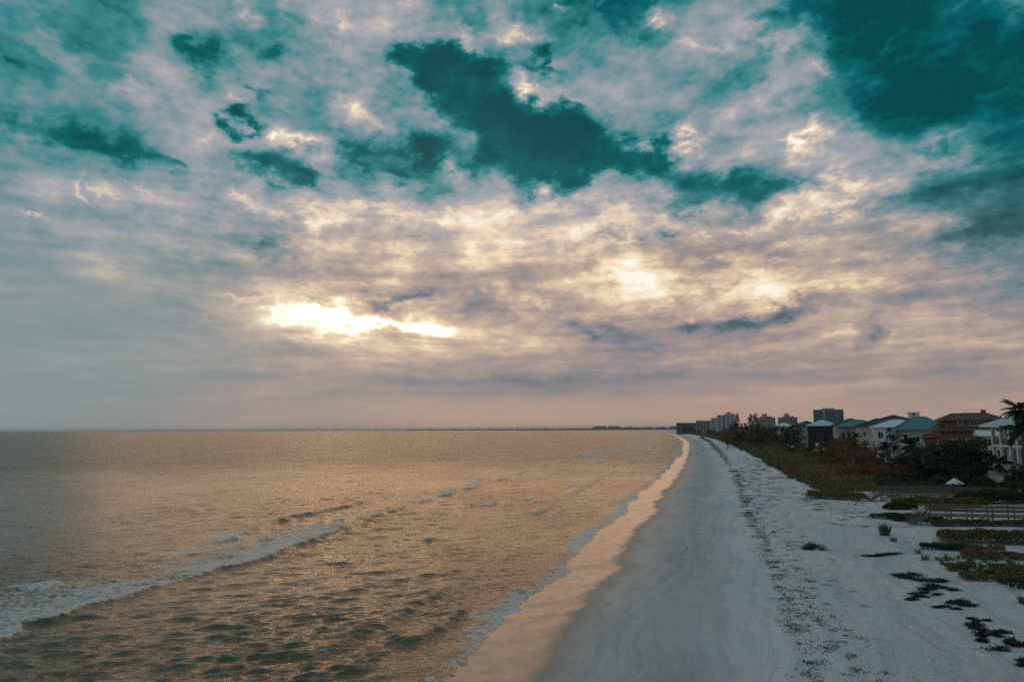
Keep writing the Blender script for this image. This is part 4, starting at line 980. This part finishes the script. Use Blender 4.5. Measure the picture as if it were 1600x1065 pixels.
def scrub_h(X, Y, e0, e1):
    b = np.clip(VN(X*.16, Y*.16, 3)+.5, 0, 1); b2 = np.clip(VN2(X*.5, Y*.5, 2)+.5, 0, 1)
    h = (.25+1.5*b*b2+.5*b)*np.clip(e0/3+.25, 0, 1)*np.clip((Y-146-5*(VN2(X*.12, Y*0+3, 2)+.5))/2.5+.3, 0, 1)*np.clip(e1/2+.4, 0, 1)
    keep = ~((b < .30) & (e0 < 12) & (b2 < .45))
    return h*np.interp(Y, [125, 160, 400, 1500], [.55, .7, .9, 1.6]), keep
scatter_leaves('dune_scrub', 'rust and olive scrub covering the dunes', 'rust', 105000, scrub_range, scrub_h, .20, 3, 146, 1700)
scatter_leaves('olive_scrub', 'olive green scrub mixed through the dunes', 'scrub', 95000, scrub_range, scrub_h, .19, 4, 146, 1700)
def edge_range(Y):
    a, b = scrub_range(Y); return a-1.2, a+3.4
def edge_h(X, Y, e0, e1):
    b = np.clip(VN2(X*.3, Y*.22, 2)+.5, 0, 1); return (.15+.95*b)*np.clip(e0/1.5+.3, 0, 1), b > .30
scatter_leaves('dune_grass', 'dark green creeping growth along the seaward edge of the dunes', 'hedge', 60000, edge_range, edge_h, .15, 5, 146, 1700)
def bot_range(Y): return np.interp(Y, [90, 128, 145, 200], [62, 40, 42, 55]), np.interp(Y, [90, 128, 145, 200], [90, 96, 110, 110])
def bot_h(X, Y, e0, e1):
    b = np.clip(VN(X*.2, Y*.2, 3)+.5, 0, 1); return (.6+1.8*b), b > .05
scatter_leaves('garden_undergrowth', 'dark undergrowth filling the gardens behind the boardwalks', 'dark', 60000, bot_range, bot_h, .24, 6, 128, 185)

# hedges and low mounds near the boardwalks, each one a thing
def hedge(name, label, a, b, depth, h, mat='hedge', n=5000, size=.15, holes=0.0, seed=1, rag=.35):
    r = np.random.default_rng(seed); (ax, ay), (bx, by) = a, b; L = math.hypot(bx-ax, by-ay); c, s = (bx-ax)/L, (by-ay)/L
    u = r.uniform(-.4, L+.4, n*2); v = r.uniform(0, depth, n*2)
    lump = np.clip(VN(u*.5+seed*3, v*.5, 3)+.5, 0, 1)
    eu = np.clip(np.minimum(u+.4+lump*.8, L+.4+lump*.8-u)/.8, 0, 1)*np.clip((VN2(u*.9, v*.9+seed, 2)+.5)*2.6, .2, 1); ev = np.clip(np.minimum(v, depth-v)/(.35*depth)+.12, 0, 1)
    prof = np.sqrt(np.clip(eu*(2-eu), 0, 1))*np.sqrt(np.clip(ev*(2-ev), 0, 1)); top = h*prof*(1-rag+rag*2*(lump-.25))
    keep = (top > .05) & (VN2(u*.7+seed, v*.7, 3)+.5 > holes); u, v, top = u[keep][:n], v[keep][:n], top[keep][:n]
    z = top*r.random(len(u))**.35
    X = ax+u*c-v*s; Y = ay+u*s+v*c
    x0, y0 = X.mean(), Y.mean(); g = ground_z(X, Y); z0 = gz(x0, y0)
    V, F = leaf_tris(np.stack([X-x0, Y-y0, g-z0+z], 1), size, .25, r=r)
    o = empty(name, (x0, y0, z0)); tag(o, label, name.replace('_', ' ').split()[-1], None)
    link('foliage', np_mesh('foliage', V, F, [LM[mat]], smooth=False), o)
    st = MB()
    for k in range(0, len(u), max(1, len(u)//14)): st.tube([(X[k]-x0, Y[k]-y0, g[k]-z0-.05), (X[k]-x0+.05, Y[k]-y0, g[k]-z0+top[k]*.5), (X[k]-x0-.04, Y[k]-y0+.05, g[k]-z0+top[k]*.85)], [.03, .02, .01], 4)
    st.build('stem', LM['bark'], o)
hedge('clipped_hedge', 'long olive hedge with rounded end, on the open sand nearest the viewer', (47.1, 82.3), (58, 78.9), 3.2, 1.5, 'hedge', 15000, .13, seed=2)
hedge('clipped_hedge', 'low dark green hedge running along the front of the nearer boardwalk', (53.2, 94.6), (68, 91.5), 1.5, .95, 'hedge', 11000, .13, seed=3)
hedge('low_bush', 'dark bush behind the steps of the nearer boardwalk', (51.0, 100.0), (56.5, 99.5), 3.0, 1.2, 'dark', 6000, .15, seed=4)
hedge('low_bush', 'dark flat bush left of the hedges, between the two boardwalks', (57.0, 113.2), (60.5, 113.2), 2.5, 1.2, 'dark', 4500, .16, seed=5)
hedge('clipped_hedge', 'long low hedge along the front of the farther boardwalk', (61.1, 120.0), (74.0, 117.3), 2.0, 1.3, 'hedge', 11000, .15, seed=6)
hedge('clipped_hedge', 'short olive hedge with rounded ends between the two boardwalks', (63.4, 114.2), (69.8, 113.0), 2.2, 1.5, 'hedge', 7500, .15, seed=7)
hedge('clipped_hedge', 'bulky dark hedge hiding the landward end of the farther boardwalk', (72.0, 119.5), (80.5, 118), 4.5, 2.3, 'dark', 11000, .17, seed=8)
hedge('low_bush', 'dark bush at the right photo edge behind the boardwalk hedges', (80.5, 121.0), (90, 118), 3.5, 2.0, 'dark', 8000, .18, seed=9)
hedge('low_bush', 'small green bush with raised left tip, alone on the sand left of the boardwalk', (49.6, 103.6), (52.6, 103.0), 1.4, .75, 'hedge', 1800, .13, seed=10)
hedge('creeping_shrub', 'patchy grey green shrub at the foot of the nearest hedge', (43.6, 78.3), (48.5, 75.5), 2.2, .75, 'scrub', 3800, .12, .42, seed=11)
hedge('creeping_shrub', 'rusty creeping shrub on the sand at the right photo edge', (43.5, 72.2), (50, 70.2), 2.6, .7, 'rust', 5200, .11, .40, seed=12)
hedge('creeping_shrub', 'bright green mat of creepers, ragged on its seaward side', (37.4, 62.4), (43.8, 60.2), 2.5, .75, 'hedge', 7000, .10, .38, seed=13)
hedge('creeping_shrub', 'grey green mat of creepers running out of the photo at the right', (38.7, 58.8), (44.5, 57.4), 2.6, .6, 'dark', 5000, .10, .46, seed=14)
hedge('creeping_shrub', 'olive creeper tongue pointing to the sea above the green mat', (38.5, 66.6), (43.5, 65), 1.7, .7, 'scrub', 3600, .11, .4, seed=15)
hedge('creeping_shrub', 'low dark creeper left of the nearest hedge', (42.3, 77.8), (45.4, 77), 1.2, .8, 'dark', 2200, .11, .3, seed=16)
hedge('low_bush', 'pointed green dune bush with a spit of growth, left of the lounge chairs', (53.0, 135.5), (58.8, 128.6), 3.4, 1.45, 'scrub', 9500, .16, .2, seed=17)
hedge('low_bush', 'tiny bush on bare sand beyond the boardwalk steps', (52.8, 106.6), (54.0, 106.4), .8, .5, 'dark', 700, .12, seed=18)

def grass_tuft(x, y, h, n, label, spread=.35, seed=0, mat='grass', w=.018):
    r = np.random.default_rng(seed); V = []; F = []
    for k in range(n):
        a = r.uniform(0, 6.28); l = h*r.uniform(.55, 1.1); o0 = r.uniform(0, spread)*np.array([math.cos(a), math.sin(a), 0]); d = np.array([math.cos(a), math.sin(a), 0])
        out = l*r.uniform(.25, .8); t = np.array([-d[1], d[0], 0])*w; i = len(V)
        V += [o0-t, o0+t, o0+d*out*.4+np.array([0, 0, l*.7])+t*.7, o0+d*out*.4+np.array([0, 0, l*.7])-t*.7, o0+d*out+np.array([0, 0, l*.92])]
        F += [(i, i+1, i+2, i+3), (i+3, i+2, i+4)]
    m = MB(); m.add(V, F); o = m.build('grass_tuft', LM[mat]); o.location = (x, y, gz(x, y)-.02); tag(o, label, 'grass tuft', 'grass tufts on the sand')
grass_tuft(43.5, 88.6, 1.55, 230, 'large spiky grass tuft alone on the sand, below the boardwalk steps', .55, 1, w=.03)
grass_tuft(42.0, 83.7, .6, 60, 'thin wispy tuft just below the large spiky tuft', .4, 2, w=.025)
grass_tuft(40.7, 76.4, .55, 50, 'sparse tuft left of the creepers, with a thin runner', .4, 3, w=.025)
tr = random.Random(8)
for k in range(60):
    x, y = tr.uniform(39.0, 45.5), tr.uniform(64.5, 73.0)
    if x < 38.6+(72-y)*.05: continue
    grass_tuft(x, y, tr.uniform(.4, .8), 30, 'one of the loose upright grass tufts between the creeping shrubs at the right', .25, 100+k, w=.022)
for k in range(9): grass_tuft(tr.uniform(36.3, 38.5), tr.uniform(52.5, 55.5), .6, 60, 'fine grass tuft on the sand at the right photo edge', .3, 200+k, w=.018)


# ------------------------------------------------------------------ boardwalks
def boardwalk(label, foot, start, end, deck_z, width=1.7):
    (fx, fy), (ax, ay), (bx, by) = foot, start, end
    g = gz(fx, fy); L = math.hypot(bx-ax, by-ay)
    o = empty('boardwalk', (ax, ay, g), math.atan2(by-ay, bx-ax)); tag(o, label, 'boardwalk', 'timber boardwalks over the dunes')
    D = deck_z-g; run = math.hypot(ax-fx, ay-fy); W = width; wd = M['wood']
    # deck boards across, joists and beam under them
    db = MB(); x = 0.0; r = random.Random(label)
    while x < L: db.box(x, -.06, D-.05+r.uniform(-.006, .006), x+.135, W+.06, D); x += .15
    b = db.build('deck_board', M['woodlite'], o); b['kind'] = 'stuff'
    for yy in (0, W): MB().box(0, yy-.03, D-.30, L, yy+.03, D-.055).build('side_joist', M['woodlite'] if yy == 0 else wd, o)
    step = 2.35; n = int(L/step)
    pm = MB().box(-.075, -.075, -.6, .075, .075, D+1.05).mesh('post', wd); rm = MB().box(.075, -.025, -.09, step-.075, .025, .09).mesh('rail', wd)
    cm = MB().box(0, -.10, 0, step, .10, .06).mesh('handrail', wd)
    for yy in (-.09, W+.09):
        for k in range(n+1):
            p = link('post', pm, o); p.location = (k*step+.06, yy, 0)
            if k < n:
                for zz in (.42, .88): q = link('rail', rm, o); q.location = (k*step+.06, yy, D+zz)
                q = link('handrail', cm, o); q.location = (k*step+.06, yy, D+1.055)
                if k % 2 == 0: MB().bar((k*step+.1, yy+.04, .2), ((k+1)*step, yy+.04, D-.35), .04, .12).build('brace', wd, o)
    # stairs down to the sand
    ns = 7; tr_ = run/ns
    sm = MB().box(0, .04, -.05, tr_*.95, W-.04, 0).mesh('step', M['woodlite'])
    for k in range(ns): q = link('step', sm, o); q.location = (-(k+1)*tr_, 0, D-(k+1)*D/(ns+1))
    for yy in (0, W):
        MB().bar((0, yy, D-.18), (-run, yy, .0), .05, .26).build('stringer', wd, o)
        MB().bar((0, yy-.09 if yy == 0 else yy+.09, D+1.05), (-run-.1, yy-.09 if yy == 0 else yy+.09, 1.05), .09, .06).build('stair_handrail', wd, o)
        MB().bar((0, yy-.09 if yy == 0 else yy+.09, D+.62), (-run-.1, yy-.09 if yy == 0 else yy+.09, .62), .04, .13).build('stair_rail', wd, o)
        MB().bar((0, yy-.09 if yy == 0 else yy+.09, D+.25), (-run-.1, yy-.09 if yy == 0 else yy+.09, .25), .04, .13).build('stair_rail', wd, o)
        for xx, zz in ((-run-.05, 1.1), (-run*.5, 1.1+D*.5)): MB().box(xx-.05, yy-.05+(-.09 if yy == 0 else .09), -.5, xx+.05, yy+.05+(-.09 if yy == 0 else .09), zz).build('stair_post', wd, o)
boardwalk('nearer timber boardwalk with steps, running out of the photo at the right', (50.9, 96.5), (53.1, 96.2), (70.5, 91.9), 2.95)
boardwalk('farther timber boardwalk with its steps beside the green loungers, ending in dark hedge', (60.2, 127.4), (62.2, 126.8), (81.0, 121.4), 2.95)

# ------------------------------------------------------------------ beach things
def umbrella():
    x, y = 80.6, 137.0; z = gz(x, y)
    o = empty('patio_umbrella', (x, y, z), .3); tag(o, 'open white umbrella rising behind the farther boardwalk', 'umbrella')
    mt = plain('white_canvas', (.62, .63, .64), .9); m = MB(); n = 8; h0, h1, R0 = 1.95, 2.95, 1.55
    top = (0, 0, h1); ring = [(R0*math.cos(k*math.pi/4), R0*math.sin(k*math.pi/4), h0) for k in range(n)]; mid = [(.45*math.cos(k*math.pi/4), .45*math.sin(k*math.pi/4), h1-.22) for k in range(n)]
    low = [(p[0], p[1], h0-.16) for p in ring]
    m.add([top]+mid+ring+low, [(0, 1+k, 1+(k+1) % n) for k in range(n)]+[(1+k, 9+k, 9+(k+1) % n, 1+(k+1) % n) for k in range(n)]+[(9+k, 17+k, 17+(k+1) % n, 9+(k+1) % n) for k in range(n)])
    m.build('canopy', mt, o); MB().tube([(0, 0, 0), (0, 0, h1+.12)], .03, 6).build('pole', M['wood'], o)
    MB().tube([(0, 0, 0), (0, 0, .1)], .28, 10).build('base', M['ac'], o)
    for k in range(n): MB().bar((0, 0, h1-.35), (ring[k][0]*.96, ring[k][1]*.96, h0+.03), .02).build('rib', M['wood'], o)
umbrella()
green = plain('green_plastic', (.02, .22, .17), .5)
def lounger(x, y, rz, label):
    z = gz(x, y); o = empty('beach_lounger', (x, y, z), rz); tag(o, label, 'lounge chair', 'green lounge chairs')
    MB().box(-.9, -.33, .33, .45, .33, .40).build('seat', green, o)
    MB().bar((.45, 0, .37), (.95, 0, .98), .62, .06).build('backrest', green, o)
    for xx in (-.8, .38):
        for yy in (-.29, .29): MB().box(xx-.035, yy-.035, 0, xx+.035, yy+.035, .33).build('leg', green, o)
    for yy in (-.36, .36): MB().box(-.15, yy-.04, .55, .5, yy+.04, .60).build('armrest', green, o); MB().box(-.12, yy-.02, .33, -.06, yy+.02, .55).build('armrest_post', green, o)
lounger(63.6, 137.8, R(-4), 'green lounger on the sand with its back up, the right one of the two')
lounger(62.3, 138.6, R(6), 'green lounger at the edge of the scrub, the left one of the two')

def person(x, y, rz, label, stride, cloth, skin, top=None):
    """skinned walking figure"""
    z = gz(x, y); me = bpy.data.meshes.new('body')
    s = stride
    V = [(0, 0, .95), (0, 0, 1.18), (0, .01, 1.42), (0, .01, 1.53), (0, .03, 1.66), (0, .03, 1.76),
         (-.18, 0, 1.42), (-.22, -.5*s, 1.14), (-.21, -.62*s+.06, .88), (-.21, -.64*s+.08, .78), (.18, 0, 1.42), (.22, .45*s, 1.14), (.21, .70*s+.06, .90), (.21, .74*s+.08, .80),
         (-.09, 0, .90), (-.10, .55*s, .50), (-.10, .95*s-.03, .09), (-.10, .95*s+.14, .03), (.09, 0, .90), (.10, -.25*s, .50), (.10, -.9*s, .11), (.10, -.9*s+.13, .03)]
    E = [(0, 1), (1, 2), (2, 3), (3, 4), (4, 5), (2, 6), (6, 7), (7, 8), (8, 9), (2, 10), (10, 11), (11, 12), (12, 13), (0, 14), (14, 15), (15, 16), (16, 17), (0, 18), (18, 19), (19, 20), (20, 21)]
    rad = [.145, .14, .16, .058, .10, .085, .07, .048, .036, .04, .07, .048, .036, .04, .095, .062, .042, .036, .095, .062, .042, .036]
    me.from_pydata(V, E, []); me.update()
    o = bpy.data.objects.new('person', me); col.objects.link(o); o.location = (x, y, z-.01); o.rotation_euler = (0, 0, rz)
    md = o.modifiers.new('skin', 'SKIN'); md.use_smooth_shade = True
    for i, sv in enumerate(me.skin_vertices[0].data): sv.radius = (rad[i], rad[i]*(.8 if i in (0, 1, 2) else 1)); sv.use_root = (i == 0)
    sb = o.modifiers.new('subd', 'SUBSURF'); sb.levels = 1; sb.render_levels = 1
    dg = bpy.context.evaluated_depsgraph_get(); ev = o.evaluated_get(dg); m2 = bpy.data.meshes.new_from_object(ev)
    o.modifiers.clear(); o.data = m2; m2.materials.clear()
    for mt in (cloth, skin, top or cloth): m2.materials.append(mt)
    for p in m2.polygons:
        c = p.center; p.material_index = 1 if (c.z > 1.50 or abs(c.x) > .17 and c.z < 1.2 or c.z < .45) else (2 if c.z > .95 else 0); p.use_smooth = True
    tag(o, label, 'person', 'people walking on the beach')
    h = MB(); n = 8
    for i in range(4):
        a0 = i*math.pi/6; 
        h.v += [(.115*math.cos(a0)*math.cos(k*2*math.pi/n), .02+.125*math.cos(a0)*math.sin(k*2*math.pi/n), 1.70+.13*math.sin(a0)) for k in range(n)]
    h.f = [(i*n+k, i*n+(k+1) % n, (i+1)*n+(k+1) % n, (i+1)*n+k) for i in range(3) for k in range(n)]
    h.build('hair', M['black'], o, True)
    return o
skin_m = plain('skin', (.30, .19, .13), .6); dk = plain('dark_clothes', (.02, .025, .03), .9); bl = plain('blue_grey_clothes', (.06, .08, .10), .9)
person(90.3, 365.6, R(10), 'lone walker in dark clothes, nearest and tallest of the people on the beach', .28, dk, skin_m)
person(160.7, 651.0, R(190), 'tiny faint walker in the middle of the far damp sand', .24, bl, skin_m)
person(168.3, 717.8, R(0), 'tiny walker at the very edge of the water', .25, bl, skin_m)
person(180.3, 690.9, R(10), 'right one of two tiny walkers on the seaweed line', .22, dk, skin_m)
person(177.6, 700.7, R(10), 'left one of two tiny walkers on the seaweed line', .22, dk, skin_m, bl)
# someone bending over the weed
person(115.7, 435.2, R(60), 'tiny dark clad person alone right of the nearest walker', .12, dk, skin_m)

def post_sign(x, y, label, h=1.5):
    o = empty('sign_post', (x, y, gz(x, y)), R(-15)); tag(o, label, 'sign', 'small white signs in the scrub')
    MB().box(-.05, -.05, -.2, .05, .05, h).build('post', M['wood'], o); MB().box(-.75, -.08, h-.05, .75, -.055, h+.6).build('board', M['trim'], o)
post_sign(138.5, 370, 'small white sign board standing in the scrub before the black wrapped house', 2.6)
post_sign(117, 281, 'little white marker sign low in the rust scrub', 1.5)

# ------------------------------------------------------------------ seaweed and beach litter
wr = np.random.default_rng(12)
def weed_mesh(n, rx, ry, seed, h=.14, size=.10):
    r = np.random.default_rng(seed); t = r.normal(size=(n, 2))*.5
    # ragged: gather around a few strands
    k = max(3, int(n/160)); cx = r.uniform(-1, 1, k)*rx*.8; cy = r.uniform(-1, 1, k)*ry*.8; w = r.integers(0, k, n); a = r.uniform(-.5, .5, k)[w]
    u = t[:, 0]*rx*.6; v = t[:, 1]*ry*.45
    P = np.stack([cx[w]+u*np.cos(a)-v*np.sin(a), cy[w]+u*np.sin(a)+v*np.cos(a), np.abs(r.normal(size=n))*h*.5+.01], 1)
    V, F = leaf_tris(P, size, .5, elong=3.6, r=r); V[:, 2] = np.maximum(V[:, 2]*.8, .004)
    return V, F
PILES = [(31.9, 81.1, 1.0, .9, 'round dark weed clump alone on open sand, left of the spiky grass tuft', .35), (36.9, 75.6, 1.9, .5, 'long thin weed streak below the spiky grass tuft', .12),
    (34.0, 64.5, 1.1, 1.1, 'top patch of the dark weed scatter on the right sand', .1), (34.7, 62.6, .9, .6, 'small smudge right of the top weed patch', .1), (33.1, 60.4, .9, .7, 'middle patch of the dark weed scatter', .1),
    (30.9, 58.2, .9, .35, 'flat weed streak at the left of the scatter', .08), (31.9, 58.8, .6, .35, 'little weed patch touching the flat streak', .08), (34.0, 60.0, .7, .5, 'faint thin weed patch under the creepers', .06),
    (29.5, 56.7, .6, .25, 'short weed dash below the flat streak', .07), (32.3, 56.0, .8, .5, 'feathery weed patch right of centre of the scatter', .1), (32.6, 54.6, .9, .4, 'broad weed patch above the big winding heap', .1),
    (30.4, 54.1, .8, .33, 'oblong dense weed patch left of the feathery one', .08), (30.8, 50.9, .5, .3, 'first small clump at the top of the winding heap', .08), (30.0, 49.4, .6, .5, 'upper clump of the winding weed heap', .12), (29.5, 48.6, .65, .3, 'left clump of the winding weed heap', .1),
    (29.9, 47.8, .6, .3, 'right clump of the winding weed heap', .1), (28.9, 46.7, .65, .55, 'thick middle clump of the winding weed heap', .14), (29.4, 45.9, .45, .3, 'small dark clump on the right of the heap', .1), (28.0, 45.7, .35, .3, 'small oval clump on the left of the heap', .1),
    (28.6, 44.6, 1.25, .42, 'widest clump at the foot of the winding weed heap', .15), (29.8, 42.8, .75, .5, 'round clump by the right photo edge, under the winding heap', .12), (27.6, 41.6, .7, .4, 'pointed clump left of the round one', .1), (29.5, 41.2, .8, .35, 'tattered clump under the round one', .1), (28.7, 39.4, 1.1, .45, 'big clump cut by the bottom right corner of the photo', .15), (30.0, 40.2, .8, .3, 'dark clump at the very right of the bottom corner', .12)]
for i, (x, y, rx, ry, lb, h) in enumerate(PILES):
    z = gz(x, y); V, F = weed_mesh(int(520*max(.5, rx*ry*1.8)), rx, ry*1.9, 50+i, h*1.7, .085)
    xs = V[:, 0]+x; ys = V[:, 1]+y; V[:, 2] += ground_z(xs, ys)-z
    o = link('seaweed_pile', np_mesh('seaweed_pile', V, F, [LM['weed']], smooth=False)); o.location = (x, y, z); o.rotation_euler = (0, 0, 0); tag(o, lb, 'seaweed', 'seaweed piles on the dry sand')
# the wrack line
WR = np.array([(36, 14.2), (39.3, 15.0), (45.3, 17.0), (52.9, 19.1), (66.1, 22.9), (88.7, 29.1), (107.2, 33.9), (141.9, 43.2), (210.3, 62.6), (361, 101), (695, 184.1), (1200, 300)])
def litter():
    r = np.random.default_rng(31); A = []; S = []
    # main strand: bunches strung along the line
    nb = 900; y = 36+(np.exp(r.random(nb)**.9*math.log(1100/36))-1)*36; off = r.normal(size=nb)*.26*(1+(y > 150)*.6)+(r.random(nb) < .12)*r.exponential(1.6, nb)+1.3*VN(y*.13, y*0+1, 3)
    x = np.interp(y, WR[:, 0], WR[:, 1])+off; m = (VN2(y*.6, y*0+4, 2)+.5 > .36); x, y = x[m], y[m]
    cnt = np.minimum(r.exponential(9, len(x)).astype(int)+2, 60); x = np.repeat(x, cnt); y = np.repeat(y, cnt); sp = np.repeat(np.sqrt(cnt)*.055, cnt)
    l = r.normal(size=(len(x), 2))*sp[:, None]*[1.15, .55]; A.append(np.stack([x+l[:, 0]*(1+y/160), y+l[:, 1]*(1+y/50)], 1)); S.append(.07*(.75+y/75))
    # scatter landward of it
    n = 2800; y = 36+(np.exp(r.random(n)*math.log(170/36))-1)*36; o2 = np.abs(r.normal(size=n))*2.8-.5; x = np.interp(y, WR[:, 0], WR[:, 1])+o2
    m = VN(x*.9, y*.35, 3)+.5 > .50+.035*o2; A.append(np.stack([x[m], y[m]], 1)); S.append(.065*(.75+y[m]/75))
    # bunches
    nb = 170; y = 36+(np.exp(r.random(nb)*math.log(230/36))-1)*36; x = np.interp(y, WR[:, 0], WR[:, 1])+np.abs(r.normal(size=nb))*2.3
    for q in range(24):
        l = r.normal(size=(nb, 2))*[.22, .12]; A.append(np.stack([x+l[:, 0], y+l[:, 1]*(1+y/60)], 1)); S.append(.06*(.75+y/75))
    # patches along the foot of the dunes
    nb = 120; y = 95+(np.exp(r.random(nb)*math.log(330/95))-1)*95; y = np.clip(y, 95, 420); x = s_in(y)+shore_x(y)-r.uniform(2.0, 11.5, nb)
    big = r.uniform(.4, 1.5, nb)
    for q in range(26):
        l = r.normal(size=(nb, 2))*[.55, .35]*big[:, None]; A.append(np.stack([x+l[:, 0], y+l[:, 1]*1.6], 1)); S.append(.075*(.75+y/75))
    # fine specks everywhere on the dry sand
    n = 4000; y = 36+(np.exp(r.random(n)*math.log(130/36))-1)*36; s = r.uniform(13, 33, n); x = shore_x(y)+s; A.append(np.stack([x, y], 1)); S.append(np.full(n, .028)*(.75+y/75))
    P = np.concatenate(A); S = np.concatenate(S); z = ground_z(P[:, 0], P[:, 1])+.015
    V, F = leaf_tris(np.column_stack([P, z]), S, .75, elong=2.2, r=r)
    zg = np.repeat(z, 4); V[:, 2] = zg+(V[:, 2]-zg)*.35
    o = link('seaweed_line', np_mesh('seaweed_line', V, F, [LM['weed']], smooth=False)); tag(o, 'broken line of dark seaweed and scattered litter along the beach', None, None, 'stuff')
litter()
# far shore tree belt
def far_belt():
    r = np.random.default_rng(9); m = MB(); pts = [(2300, 5600), (1400, 6050), (980, 6300), (700, 6550), (450, 7200), (150, 8300), (-300, 9900), (-1000, 11300), (-1800, 12600)]
    V = []
    for k in range(len(pts)-1):
        (ax, ay), (bx, by) = pts[k], pts[k+1]; n = 90 if k < 4 else 45
        for i in range(n):
            t = i/n; x = ax+(bx-ax)*t; y = ay+(by-ay)*t; hh = (15+8*float(VN(np.array(x*.006), np.array(y*.004), 3))+r.uniform(-2, 2))*(1 if k < 4 else .75)
            w = math.hypot(bx-ax, by-ay)/n; m.add([(x-w*.7, y, 0), (x+w*.7, y, 0), (x+w*.7, y+60, 0), (x-w*.7, y+60, 0), (x-w*.35, y+10, hh), (x+w*.35, y+10, hh*.95), (x+w*.35, y+50, hh), (x-w*.35, y+50, hh)], [(0, 1, 5, 4), (1, 2, 6, 5), (2, 3, 7, 6), (3, 0, 4, 7), (4, 5, 6, 7)])
    o = m.build('far_wood', LM['dark'], None); tag(o, 'dark belt of trees on the far shore', None, None, 'stuff')
far_belt()

# ------------------------------------------------------------------ sea haze, one even box
def haze():
    m = bpy.data.materials.new('haze'); m.use_nodes = True; t = m.node_tree; t.nodes.clear()
    o_ = t.nodes.new('ShaderNodeOutputMaterial'); v = t.nodes.new('ShaderNodeVolumePrincipled'); t.links.new(v.outputs[0], o_.inputs['Volume'])
    v.inputs['Color'].default_value = (.88, .90, .92, 1); v.inputs['Density'].default_value = 0.000045; v.inputs['Anisotropy'].default_value = .2
    b = MB().box(-70000, -3000, -4.0, 30000, 70000, 60.0)
    o = b.build('haze', m, None); tag(o, 'thin sea haze', None, None, 'stuff')
haze()
